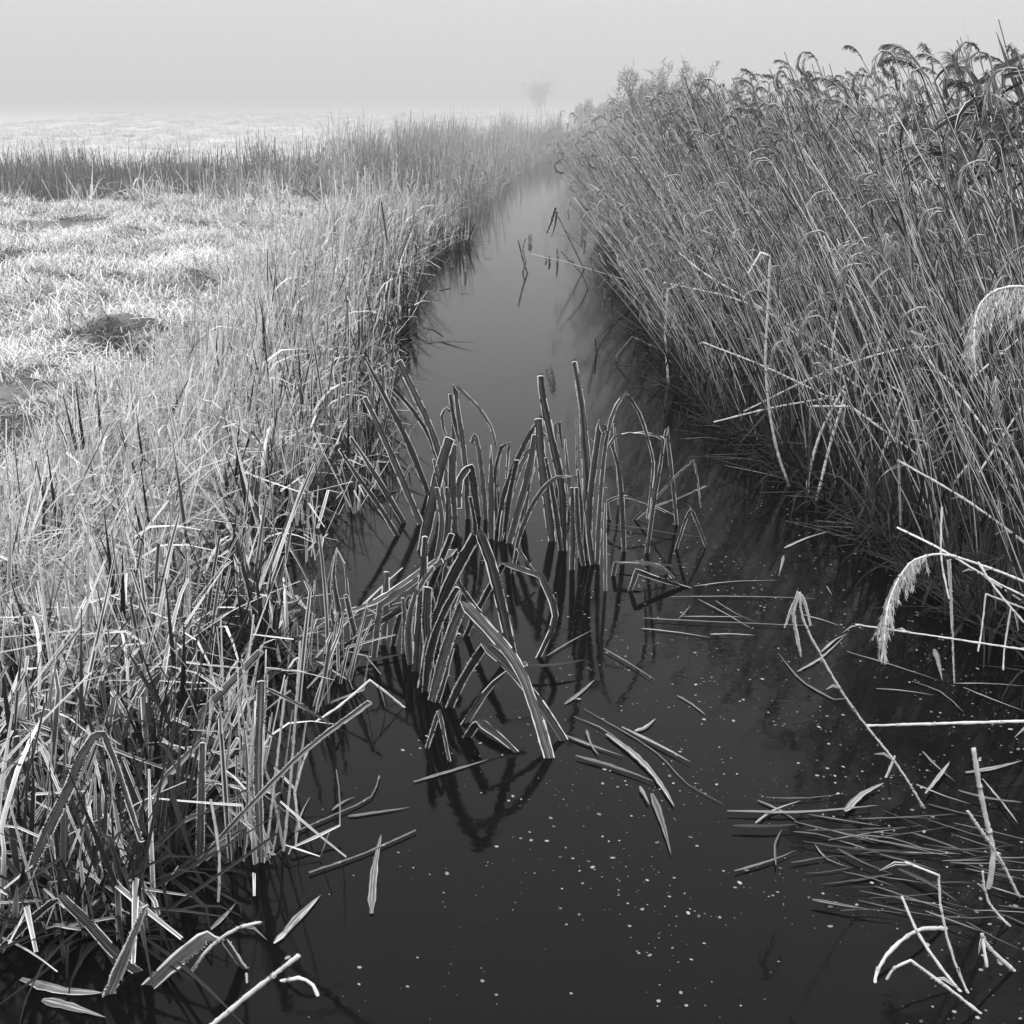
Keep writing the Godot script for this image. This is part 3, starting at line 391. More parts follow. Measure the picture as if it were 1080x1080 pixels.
	["raft", "leaf", 0.0022, [0.676, 0.011, -2.023, 0.731, 0.011, -2.024, 0.781, 0.011, -2.014]],
	["raft", "leaf", 0.0036, [0.733, 0.014, -2.209, 0.781, 0.014, -2.206, 0.829, 0.014, -2.201]],
	["raft", "leaf", 0.0045, [0.695, 0.004, -2.192, 0.743, 0.004, -2.164, 0.788, 0.004, -2.129]],
	["raft", "leaf", 0.0043, [0.889, 0.007, -2.157, 0.972, 0.007, -2.158, 1.059, 0.007, -2.172]],
	["raft", "leaf", 0.0047, [0.810, 0.009, -1.937, 0.883, 0.009, -1.931, 0.960, 0.009, -1.938]],
	["raft", "leaf", 0.0046, [0.900, 0.011, -2.104, 0.957, 0.011, -2.101, 1.017, 0.011, -2.103]],
	["raft", "leaf", 0.0036, [0.656, 0.014, -1.956, 0.704, 0.014, -1.948, 0.751, 0.014, -1.937]],
	["raft", "leaf", 0.0041, [0.950, 0.004, -1.975, 1.011, 0.004, -1.962, 1.066, 0.004, -1.940]],
	["raft", "leaf", 0.0031, [0.816, 0.007, -2.305, 0.861, 0.007, -2.263, 0.905, 0.007, -2.225]],
	["raft", "leaf", 0.0047, [0.953, 0.009, -2.028, 1.013, 0.009, -1.992, 1.073, 0.009, -1.960]],
	["raft", "leaf", 0.0040, [0.725, 0.011, -2.136, 0.772, 0.011, -2.144, 0.816, 0.011, -2.144]],
	["raft", "leaf", 0.0038, [0.687, 0.014, -2.008, 0.731, 0.014, -1.993, 0.777, 0.014, -1.986]],
	["raft", "leaf", 0.0046, [0.937, 0.004, -1.955, 0.979, 0.004, -1.919, 1.016, 0.004, -1.876]],
	["raft", "leaf", 0.0038, [0.927, 0.007, -2.091, 0.970, 0.007, -2.073, 1.011, 0.007, -2.054]],
	["raft", "leaf", 0.0026, [1.001, 0.009, -2.119, 1.080, 0.009, -2.098, 1.156, 0.009, -2.073]],
	["raft", "leaf", 0.0044, [0.758, 0.011, -2.262, 0.847, 0.011, -2.269, 0.931, 0.011, -2.262]],
	["raft", "leaf", 0.0036, [0.721, 0.014, -2.023, 0.802, 0.014, -1.971, 0.880, 0.014, -1.921]],
	["raft", "leaf", 0.0043, [0.754, 0.004, -2.275, 0.865, 0.004, -2.281, 0.978, 0.004, -2.292]],
	["raft", "leaf", 0.0041, [0.906, 0.007, -2.266, 0.982, 0.007, -2.213, 1.058, 0.007, -2.168]],
	["raft", "leaf", 0.0031, [0.921, 0.009, -2.107, 0.998, 0.009, -2.065, 1.076, 0.009, -2.032]],
	["raft", "leaf", 0.0043, [0.669, 0.011, -2.183, 0.776, 0.011, -2.213, 0.884, 0.011, -2.239]],
	["raft", "leaf", 0.0034, [0.630, 0.014, -2.216, 0.748, 0.014, -2.217, 0.869, 0.014, -2.230]],
]

var rng := RandomNumberGenerator.new()
var rough := FastNoiseLite.new()
var fine := FastNoiseLite.new()
var used := {}
var leaf_mat: StandardMaterial3D
var frost_mat: StandardMaterial3D
var stalk_mat: StandardMaterial3D


# ---------------------------------------------------------------- mesh builder
class Shape:
	var v := PackedVector3Array()
	var c := PackedColorArray()
	var t := PackedInt32Array()

	func quad(a: int, b: int, d: int, e: int) -> void:
		t.append_array(PackedInt32Array([a, b, d, a, d, e]))

	func add(p: Vector3, col: float) -> int:
		v.append(p)
		c.append(Color(col, col, col))
		return v.size() - 1

	func join(o: Shape, x: Transform3D) -> void:
		var n := v.size()
		v.append_array(x * o.v)
		c.append_array(o.c)
		for k in o.t:
			t.append(k + n)

	func mesh() -> ArrayMesh:
		var n := PackedVector3Array()
		n.resize(v.size())
		for i in range(0, t.size(), 3):
			var a := t[i]
			var b := t[i + 1]
			var d := t[i + 2]
			var f := (v[d] - v[a]).cross(v[b] - v[a])
			n[a] += f
			n[b] += f
			n[d] += f
		for i in n.size():
			n[i] = n[i].normalized() if n[i].length_squared() > 1e-20 else Vector3.UP
		var arr := []
		arr.resize(Mesh.ARRAY_MAX)
		arr[Mesh.ARRAY_VERTEX] = v
		arr[Mesh.ARRAY_NORMAL] = n
		arr[Mesh.ARRAY_COLOR] = c
		arr[Mesh.ARRAY_INDEX] = t
		var m := ArrayMesh.new()
		m.add_surface_from_arrays(Mesh.PRIMITIVE_TRIANGLES, arr)
		return m


func rr(a: float, b: float) -> float:
	return rng.randf_range(a, b)


# ---------------------------------------------------------------- node helpers
func numbered(called: String) -> String:
	used[called] = used.get(called, -1) + 1
	return called if used[called] == 0 else "%s_%03d" % [called, used[called]]


func tag(o: Node, label: String, category: String, group := "", kind := "") -> void:
	if label:
		o.set_meta("label", label)
	if category:
		o.set_meta("category", category)
	if group:
		o.set_meta("group", group)
	if kind:
		o.set_meta("kind", kind)


func thing(called: String, at: Vector3, label: String, category: String, group := "", kind := "") -> Node3D:
	var o := Node3D.new()
	o.name = numbered(called)
	add_child(o)
	o.position = at
	tag(o, label, category, group, kind)
	return o


func part(called: String, m: Mesh, mat: Material, parent: Node, x := Transform3D()) -> MeshInstance3D:
	var o := MeshInstance3D.new()
	o.name = called
	o.mesh = m
	o.material_override = mat
	o.transform = x
	parent.add_child(o, true)
	return o


func many(called: String, m: Mesh, mat: Material, parent: Node, places: Array, tones: Array) -> void:
	if places.is_empty():
		return
	var mm := MultiMesh.new()
	mm.transform_format = MultiMesh.TRANSFORM_3D
	mm.use_colors = true
	mm.mesh = m
	mm.instance_count = places.size()
	for i in places.size():
		mm.set_instance_transform(i, places[i])
		var k: float = tones[i]
		mm.set_instance_color(i, Color(k, k, k))
	var o := MultiMeshInstance3D.new()
	o.name = called
	o.multimesh = mm
	o.material_override = mat
	parent.add_child(o, true)


func material(roughness: float, through := 0.0) -> StandardMaterial3D:
	var m := StandardMaterial3D.new()
	m.vertex_color_use_as_albedo = true
	m.roughness = roughness
	m.metallic_specular = 0.3
	m.cull_mode = BaseMaterial3D.CULL_DISABLED
	if through > 0.0:
		m.backlight_enabled = true
		m.backlight = Color(through, through, through)
	return m


# ---------------------------------------------------------------- terrain
func along(table: Array, z: float) -> float:
	for i in range(1, table.size()):
		if z >= table[i][0]:
			var a: Array = table[i - 1]
			var b: Array = table[i]
			return lerpf(a[1], b[1], clampf((z - a[0]) / (b[0] - a[0]), 0.0, 1.0))
	return table[-1][1]


func left_edge(z: float) -> float:
	return along(LEFT_EDGE, z) + lerpf(0.09, 0.3, smoothstep(-6.0, -11.0, z)) * fine.get_noise_2d(z * 9.0, 40.0)


func right_edge(z: float) -> float:
	return along(RIGHT_EDGE, z) + 0.09 * fine.get_noise_2d(z * 9.0, 80.0)


func bumps(x: float, z: float) -> float:
	return 0.15 * rough.get_noise_2d(x * 14.0, z * 14.0) + 0.08 * fine.get_noise_2d(x * 42.0, z * 42.0)


func land(x: float, z: float) -> float:
	var l := left_edge(z)
	var r := right_edge(z)
	if x > l and x < r:
		return -0.03 - 0.35 * smoothstep(0.0, 0.5, minf(x - l, r - x))
	if x >= r:
		return -0.03 + 0.24 * smoothstep(0.0, 1.6, x - r) + 0.3 * bumps(x, z) * smoothstep(0.2, 1.0, x - r)
	var d := l - x
	var h := -0.03 + 0.43 * smoothstep(0.0, 1.35, d)
	# the mown hump ends at a side ditch, the field lies beyond it
	var inland := smoothstep(0.3, 1.6, d)
	var rear := -12.6 - 0.35 * (x + 3.0) * 0.3
	var dip := smoothstep(rear, rear - 1.6, z) * (1.0 - smoothstep(-18.0, -21.0, z))
	h -= 0.36 * dip * inland
	h -= 0.1 * smoothstep(-19.0, -24.0, z) * inland
	h += bumps(x, z) * smoothstep(0.4, 1.2, d) * (1.0 if z > -24.0 else 0.5)
	return h


func build_ground() -> void:
	var xs := [-500.0, -300.0, -180.0, -110.0, -70.0, -45.0, -30.0, -20.0, -14.0, -10.0]
	var x := -7.5
	while x < 5.0:
		xs.append(x)
		x += 0.11
	xs.append_array([6.0, 9.0, 15.0, 30.0, 70.0, 180.0, 500.0])
	var zs := [60.0, 20.0, 6.0, 2.0]
	var z := 0.0
	while z > -26.0:
		zs.append(z)
		z -= 0.11 if z > -14.0 else 0.25
	zs.append_array([-28.0, -31.0, -35.0, -40.0, -46.0, -54.0, -64.0, -78.0, -100.0, -140.0, -200.0, -320.0, -500.0])
	var s := Shape.new()
	for zz in zs:
		for xx in xs:
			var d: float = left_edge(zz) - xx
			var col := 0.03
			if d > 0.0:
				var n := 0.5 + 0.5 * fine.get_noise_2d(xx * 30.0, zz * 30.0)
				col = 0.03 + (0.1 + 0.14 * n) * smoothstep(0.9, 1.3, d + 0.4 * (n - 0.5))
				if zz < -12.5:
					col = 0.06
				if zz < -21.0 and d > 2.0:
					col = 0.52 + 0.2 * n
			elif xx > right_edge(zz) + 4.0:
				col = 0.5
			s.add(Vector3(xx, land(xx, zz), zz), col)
	var w := xs.size()
	for j in zs.size() - 1:
		for i in w - 1:
			var a := j * w + i
			s.quad(a, a + w, a + w + 1, a + 1)
	var m := material(0.95)
	var o := part("ground", s.mesh(), m, self)
	tag(o, "dark bank soil and frosted meadow beside the frozen ditch", "ground", "", "structure")


func build_ice() -> void:
	var s := Shape.new()
	var zs := [4.0, 1.0]
	var z := -0.5
	while z > -40.0:
		zs.append(z)
		z -= 0.5
	zs.append_array([-50.0, -65.0, -80.0])
	for zz in zs:
		var l := along(LEFT_EDGE, zz) - 0.6
		var r := along(RIGHT_EDGE, zz) + 1.0
		for k in 5:
			s.add(Vector3(lerpf(l, r, k / 4.0), 0.0, zz), 1.0)
	for j in zs.size() - 1:
		for i in 4:
			var a := j * 5 + i
			s.quad(a, a + 5, a + 6, a + 1)
	var n1 := FastNoiseLite.new()
	n1.seed = 5
	n1.frequency = 0.02
	n1.fractal_octaves = 5
	var n2 := FastNoiseLite.new()
	n2.seed = 9
	n2.frequency = 0.06
	n2.fractal_octaves = 4
	n2.fractal_gain = 0.65
	# the ice is one plain dark colour; only its polish varies
	var ri := Image.create(512, 512, false, Image.FORMAT_RGB8)
	for y in 512:
		for xx in 512:
			var f := 0.05 + 0.05 * clampf(n1.get_noise_2d(xx * 2, y * 2) * 0.9 + 0.35, 0.0, 1.0) + 0.02 * n2.get_noise_2d(xx * 2, y * 2)
			ri.set_pixel(xx, y, Color(f, f, f))
	var m := StandardMaterial3D.new()
	m.albedo_color = Color(0.0033, 0.0033, 0.0033).linear_to_srgb()
	m.roughness_texture = ImageTexture.create_from_image(ri)
	m.roughness = 1.0
	m.metallic_specular = 0.21
	m.uv1_triplanar = true
	m.uv1_world_triplanar = true
	m.uv1_scale = Vector3(0.43, 0.43, 0.43)
	var nt := NoiseTexture2D.new()
	nt.width = 512
	nt.height = 512
	nt.seamless = true
	nt.as_normal_map = true
	nt.bump_strength = 1.2
	nt.noise = n2
	m.normal_enabled = true
	m.normal_texture = nt
	m.normal_scale = 0.05
	var o := part("ice", s.mesh(), m, self)
	tag(o, "dark frozen water of the ditch with a dull sheen", "ice", "", "structure")


# ---------------------------------------------------------------- plant shapes
func path(length: float, lean: float, way: float, shape: int, n := 6) -> PackedVector3Array:
	# a leaf's middle line in the plane turned by way round y: 0 nearly straight, 1 folded once, 2 arched over, 3 folded twice
	var out := PackedVector3Array([Vector3.ZERO])
	var a := lean
	var q := Vector3.ZERO
	var fold_at := int(rr(0.5, 0.9) * n)
	var turn := rr(1.0, 2.5)
	var wobble := rr(-0.06, 0.06)
	for i in n:
		if shape == 0:
			a += wobble
		elif shape == 1:
			a += turn if i == fold_at else wobble * 0.6
		elif shape == 2:
			a += rr(0.14, 0.42) * (0.4 + i * 1.4 / n) * 6.0 / n
		elif shape == 3:
			a += (1.2 if i == fold_at - 2 else (-1.5 if i == fold_at else wobble))
		q += Vector3(sin(a) * cos(way), cos(a), sin(a) * sin(way)) * length / n
		out.append(q)
	return out


func strip(s: Shape, pts: PackedVector3Array, side0: Vector3, w: float, rim: float, body: float, frost: float, fold: float, tip: float) -> void:
	# a leaf with a rim of frost along both edges and a shallow fold down its middle
	var n := pts.size()
	var first := s.v.size()
	for i in n:
		var d := (pts[mini(i + 1, n - 1)] - pts[maxi(i - 1, 0)]).normalized()
		var sd := (side0 - d * side0.dot(d)).normalized()
		var nm := sd.cross(d)
		var u := float(i) / (n - 1)
		var hw := 0.5 * w * (lerpf(0.75, 1.0, minf(u * 4.0, 1.0)) if u < 0.5 else lerpf(1.0, tip, smoothstep(0.5, 1.0, u)))
		var inner := hw * (1.0 - 2.0 * rim * rr(0.6, 1.4))
		var b := body * rr(0.8, 1.2)
		var f := frost * rr(0.85, 1.1)
		var dip := nm * hw * fold
		s.add(pts[i] - sd * hw, f)
		s.add(pts[i] - sd * inner + dip * 0.3, f)
		s.add(pts[i] - sd * inner + dip * 0.3, b)
		s.add(pts[i] + dip, b * 0.85)
		s.add(pts[i] + sd * inner + dip * 0.3, b)
		s.add(pts[i] + sd * inner + dip * 0.3, f)
		s.add(pts[i] + sd * hw, f)
	for i in n - 1:
		var a := first + i * 7
		s.quad(a, a + 7, a + 8, a + 1)
		s.quad(a + 2, a + 9, a + 10, a + 3)
		s.quad(a + 3, a + 10, a + 11, a + 4)
		s.quad(a + 5, a + 12, a + 13, a + 6)


func hair(s: Shape, pts: PackedVector3Array, side0: Vector3, w: float, col: float) -> void:
	var n := pts.size()
	var first := s.v.size()
	for i in n:
		var hw := 0.5 * w * (1.0 - 0.75 * float(i) / (n - 1))
		s.add(pts[i] - side0 * hw, col)
		s.add(pts[i] + side0 * hw, col)
	for i in n - 1:
		var a := first + i * 2
		s.quad(a, a + 2, a + 3, a + 1)


func tube(s: Shape, pts: PackedVector3Array, r0: float, r1: float, sides: int, body: float, frost: float, frosted: int, jitter: float) -> void:
	# a stalk; frost has grown along one side of it
	var n := pts.size()
	var first := s.v.size()
	for i in n:
		var d := (pts[mini(i + 1, n - 1)] - pts[maxi(i - 1, 0)]).normalized()
		var sd := d.cross(Vector3(0.3, 0.2, 0.93)).normalized()
		var up := sd.cross(d)
		var r := lerpf(r0, r1, float(i) / (n - 1)) * (1.0 + rr(-jitter, jitter))
		for k in sides:
			var a := TAU * k / sides
			var f := k < frosted
			s.add(pts[i] + (sd * cos(a) + up * sin(a)) * r * (1.0 + (jitter if f else 0.0)), frost * rr(0.85, 1.1) if f else body * rr(0.75, 1.25))
	for i in n - 1:
		for k in sides:
			var a := first + i * sides + k
			var b := first + i * sides + (k + 1) % sides
			s.quad(a, a + sides, b + sides, b)
	for e in [0, n - 1]:
		var mid := s.add(pts[e], frost)
		for k in sides:
			var a: int = first + e * sides + k
			var b: int = first + e * sides + (k + 1) % sides
			s.t.append_array(PackedInt32Array([mid, a, b] if e == 0 else [mid, b, a]))


func plume(s: Shape, axis: PackedVector3Array, count: int, length: float, w: float, lo: float, hi: float, loose := 0.8) -> void:
	# the drooping seed head: fine branchlets that leave the axis and hang
	for i in count:
		var u := sqrt(rng.randf()) * (axis.size() - 1.001)
		var k := int(u)
		var p := axis[k].lerp(axis[k + 1], u - k)
		var d := (axis[k + 1] - axis[k]).normalized()
		var away := (Vector3(rr(-1, 1), rr(-0.6, 0.6), rr(-1, 1)) * loose + d * 1.3).normalized()
		var l := length * rr(0.5, 1.1)
		var pts := PackedVector3Array([p])
		for j in 4:
			away = (away + Vector3.DOWN * 0.35 * loose + Vector3(rr(-0.2, 0.2), rr(-0.2, 0.1), rr(-0.2, 0.2))).normalized()
			p += away * l / 4.0
			pts.append(p)
		var side := away.cross(Vector3(rr(-1, 1), 0.3, rr(-1, 1))).normalized()
		hair(s, pts, side, w * rr(0.6, 1.3), rr(lo, hi))
	tube(s, axis, w * 0.7, w * 0.35, 4, lo, hi, 2, 0.2)


func tassel(s: Shape, axis: PackedVector3Array, count: int, length: float) -> void:
	# a large frosted seed head: branchlets of uneven length, each thick with short spikelets
	for i in count:
		var u := pow(rng.randf(), 0.8) * (axis.size() - 1.001)
		var k := int(u)
		var p := axis[k].lerp(axis[k + 1], u - k)
		var d := (axis[k + 1] - axis[k]).normalized()
		var go := (d * 0.9 + Vector3(rr(-0.8, 0.8), rr(-0.9, 0.0), rr(-0.8, 0.8))).normalized()
		var l := length * rr(0.3, 1.15) * (1.0 - 0.4 * u / axis.size())
		var pts := PackedVector3Array([p])
		for j in 5:
			go = (go + Vector3.DOWN * 0.5 + Vector3(rr(-0.2, 0.2), 0, rr(-0.2, 0.2))).normalized()
			p += go * l / 5.0
			pts.append(p)
		hair(s, pts, go.cross(Vector3(0.4, 0.1, 0.9)).normalized(), 0.0025, rr(0.3, 0.6))
		for j in 22:
			var v := rng.randf() * 4.99
			var c := pts[int(v)].lerp(pts[int(v) + 1], v - int(v))
			var e := (go + Vector3(rr(-0.8, 0.8), rr(-0.8, 0.3), rr(-0.8, 0.8))).normalized() * rr(0.006, 0.017)
			hair(s, PackedVector3Array([c, c + e * 0.5, c + e + Vector3(0, -0.003, 0)]), e.cross(Vector3(rr(-1, 1), rr(-1, 1), 1)).normalized(), rr(0.0015, 0.0034), rr(0.35, 0.85))


func smooth_line(p: PackedVector3Array) -> PackedVector3Array:
	# a curve through the points that keeps its sharp folds
	var n := p.size()
	var tangent := func(i: int, out: bool) -> Vector3:
		if i == 0:
			return p[1] - p[0]
		if i == n - 1:
			return p[n - 1] - p[n - 2]
		var a := p[i] - p[i - 1]
		var b := p[i + 1] - p[i]
		if a.angle_to(b) > 0.75:
			return b if out else a
		return (a.normalized() + b.normalized()) * 0.5 * (b.length() if out else a.length())
	var res := PackedVector3Array()
	for i in n - 1:
		var m0: Vector3 = tangent.call(i, true)
		var m1: Vector3 = tangent.call(i + 1, false)
		var steps := clampi(int((p[i + 1] - p[i]).length() / 0.04), 2, 6)
		for k in steps:
			var t := float(k) / steps
			var t2 := t * t
			var t3 := t2 * t
			res.append(p[i] * (2 * t3 - 3 * t2 + 1) + m0 * (t3 - 2 * t2 + t) + p[i + 1] * (3 * t2 - 2 * t3) + m1 * (t3 - t2))
	res.append(p[n - 1])
	return res


# a broad leaf with body, thickness and a fold; its frost is a mesh of its own
func broad_leaf(pts: PackedVector3Array, w: float, style: String, dark: float) -> Array:
	var s := Shape.new()
	var r := Shape.new()
	var n := pts.size()
	var flat := style == "leaf"
	var yaw := rr(-0.5, 0.5)
	var twist := rr(-0.6, 0.6)
	var tones := []
	for k in 10:
		tones.append(dark * rr(0.3, 1.3) if rng.randf() < 0.78 else dark * rr(1.6, 2.8))
	var fold := rr(0.12, 0.3) if not flat else rr(0.0, 0.03)
	var thick := maxf(0.05 * w, 0.0012) if not flat else 0.0008
	var prev := Vector3.ZERO
	var blunt := rr(0.05, 0.4)
	var drawn := rr(0.3, 0.9)
	var wave := rr(0, 900)
	var narrow := rr(0.35, 1.0)
	var rims := [PackedVector3Array(), PackedVector3Array()]
	for i in n:
		var d := (pts[mini(i + 1, n - 1)] - pts[maxi(i - 1, 0)]).normalized()
		var u := float(i) / (n - 1)
		var hint := d.cross(Vector3.UP) if flat else Vector3(cos(yaw + twist * u), 0, sin(yaw + twist * u))
		var sd := (hint - d * hint.dot(d))
		sd = sd.normalized() if sd.length() > 0.15 or prev == Vector3.ZERO else prev
		if prev != Vector3.ZERO and sd.dot(prev) < 0.0:
			sd = -sd
		prev = sd
		var nm := sd.cross(d).normalized()
		if flat and nm.y < 0.0:
			nm = -nm
		var hw := 0.5 * w
		if style == "leaf":
			hw *= (0.35 + 0.65 * smoothstep(0.0, blunt, u)) * pow(1.0 - u, drawn) * rr(0.85, 1.15) + 0.03
		elif style == "point":
			hw *= clampf((1.0 - u) * 2.2 + 0.08, 0.0, 1.0)
		elif style == "thin":
			hw *= lerpf(1.0, 0.45, u)
		else:
			hw *= lerpf(0.82, 1.0, minf(u * 3.0, 1.0)) * lerpf(1.0, narrow, maxf(u * 2.0 - 1.0, 0.0))
		hw *= rr(0.97, 1.03) * (1.0 + 0.16 * fine.get_noise_2d(u * 60.0 * n * 0.03, wave))
		for side in 2:
			for k in 10:
				var x := -1.0 + 2.0 * k / 9.0
				var rib := 0.035 * hw * (1.0 if k % 2 else -1.0)
				var off := fold * hw * (1.0 - absf(x)) + rib + (thick if side == 1 else 0.0) * (1.0 - 0.6 * absf(x))
				var torn := d * w * rr(-0.35, 0.45) if i == n - 1 and style == "blade" else Vector3.ZERO
				s.add(pts[i] + sd * hw * x - nm * off + torn, clampf(tones[k] * rr(0.7, 1.3), 0.01, 0.8))
		rims[0].append(pts[i] - sd * hw)
		rims[1].append(pts[i] + sd * hw)
	for i in n - 1:
		var a := i * 20
		for k in 9:
			s.quad(a + k, a + 20 + k, a + 21 + k, a + 1 + k)
			s.quad(a + 10 + k, a + 11 + k, a + 31 + k, a + 30 + k)
		s.quad(a, a + 10, a + 30, a + 20)
		s.quad(a + 9, a + 29, a + 39, a + 19)
	var e := (n - 1) * 20
	for k in 9:
		s.quad(e + k, e + 10 + k, e + 11 + k, e + 1 + k)
	if flat:
		return [s, null]
	# rime: crusty ridges along both edges and over the broken end
	var fr := clampf(w * 0.05, 0.0006, 0.0014)
	for q in rims:
		crust(r, q, fr)
		rime(r, q, fr, 0.0016, 0.0034)
	if style == "blade":
		tube(r, PackedVector3Array([rims[0][n - 1], pts[n - 1] + (pts[n - 1] - pts[n - 2]).normalized() * fr * 1.5, rims[1][n - 1]]), fr * 1.3, fr * 1.3, 4, 0.75, 0.85, 2, 0.3)
	return [s, r]


func crust(s: Shape, pts: PackedVector3Array, r: float) -> void:
	# an uneven frost ridge along a leaf's edge: swells, thins and breaks off
	var shift := rr(0, 900)
	var run := PackedVector3Array()
	for i in pts.size():
		var k := fine.get_noise_2d(i * 5.0, shift)
		if k > -0.26 and i < pts.size() - 1:
			run.append(pts[i] + Vector3(rr(-1, 1), rr(-1, 1), rr(-1, 1)) * r * 0.35)
		elif run.size() > 1:
			run.append(pts[i])
			tube(s, run, r * (1.0 + k), r * (0.8 + 0.6 * rng.randf()), 4, 0.5, 0.84, 2, 0.5)
			run = PackedVector3Array()
		else:
			run = PackedVector3Array()


func rime(s: Shape, pts: PackedVector3Array, r: float, every: float, length: float) -> void:
	# tiny frost needles standing off a line
	for i in pts.size() - 1:
		var d := pts[i + 1] - pts[i]
		var l := d.length()
		if l < 1e-5:
			continue
		d /= l
		for k in int(l / every + rng.randf()):
			var p := pts[i] + d * l * rng.randf()
			var e := Vector3(rr(-1, 1), rr(-1, 1), rr(-1, 1))
			e = (e - d * e.dot(d) * 0.8).normalized()
			var w := e.cross(d).normalized() * rr(0.0004, 0.001)
			var c := rr(0.65, 0.88)
			var tip := p + e * (r + length * rr(0.3, 1.0))
			var a := s.add(p + e * r * 0.5 - w, c)
			var b := s.add(p + e * r * 0.5 + w, c)
			s.t.append_array(PackedInt32Array([a, b, s.add(tip, c)]))


func shifted(p: PackedVector3Array, by: Vector3) -> PackedVector3Array:
	var o := PackedVector3Array()
	for q in p:
		o.append(q - by)
	return o


func points_of(a: Array) -> PackedVector3Array:
	var p := PackedVector3Array()
	for i in range(0, a.size(), 3):
		p.append(Vector3(a[i], a[i + 1], a[i + 2]))
	return p


# ---------------------------------------------------------------- the plants that stand out
func put_leaf(parent: Node3D, e: Array, dark: float) -> void:
	var pts := finer(shifted(smooth_line(points_of(e[3])), parent.position), 0.014)
	var made := broad_leaf(pts, e[2], e[1], dark)
	var o := part("leaf", made[0].mesh(), leaf_mat, parent)
	if made[1]:
		part("frost_rim", made[1].mesh(), frost_mat, o)


func finer(p: PackedVector3Array, step: float) -> PackedVector3Array:
	var o := PackedVector3Array()
	for i in p.size() - 1:
		var n := maxi(1, int((p[i + 1] - p[i]).length() / step))
		for k in n:
			o.append(p[i].lerp(p[i + 1], float(k) / n) + Vector3(rr(-1, 1), rr(-1, 1), rr(-1, 1)) * 0.0004)
	o.append(p[p.size() - 1])
	return o


func put_stalk(parent: Node3D, e: Array, called: String, body: float, frost: float, taper := 0.38) -> void:
	e = [e[0], e[1], e[2] * 0.78, e[3]]
	var pts := finer(shifted(smooth_line(points_of(e[3])), parent.position), 0.009)
	var s := Shape.new()
	tube(s, pts, e[2] * 0.46, e[2] * taper, 6, body, frost, 4, 0.26)
	var gone := rr(0.02, 0.1)
	for i in range(1, pts.size() - 1):
		gone += (pts[i] - pts[i - 1]).length()
		if gone > 0.1:
			gone = rr(-0.03, 0.03)
			var d := (pts[i + 1] - pts[i]).normalized()
			var r := e[2] * 0.6 as float
			tube(s, PackedVector3Array([pts[i] - d * 0.004, pts[i], pts[i] + d * 0.003]), r * 0.9, r, 6, 0.1, 0.45, 3, 0.15)
			if frost > 0.45 and rng.randf() < 0.5:
				# a torn remnant of leaf sheath
				var go := (d + Vector3(rr(-0.5, 0.5), rr(-0.7, 0.3), rr(-0.5, 0.5))).normalized()
				var l := rr(0.02, 0.06)
				strip(s, PackedVector3Array([pts[i], pts[i] + go * l * 0.5, pts[i] + go * l + Vector3(0, -l * 0.35, 0)]), go.cross(Vector3(0.2, 0.4, 0.9)).normalized(), rr(0.003, 0.007), 0.2, rr(0.1, 0.3), 0.7, 0.2, 0.15)
	var o := part(called, s.mesh(), stalk_mat, parent)
	if frost > 0.45:
		var r := Shape.new()
		rime(r, pts, e[2] * 0.42, 0.0012, 0.003)
		part("rime", r.mesh(), frost_mat, o)


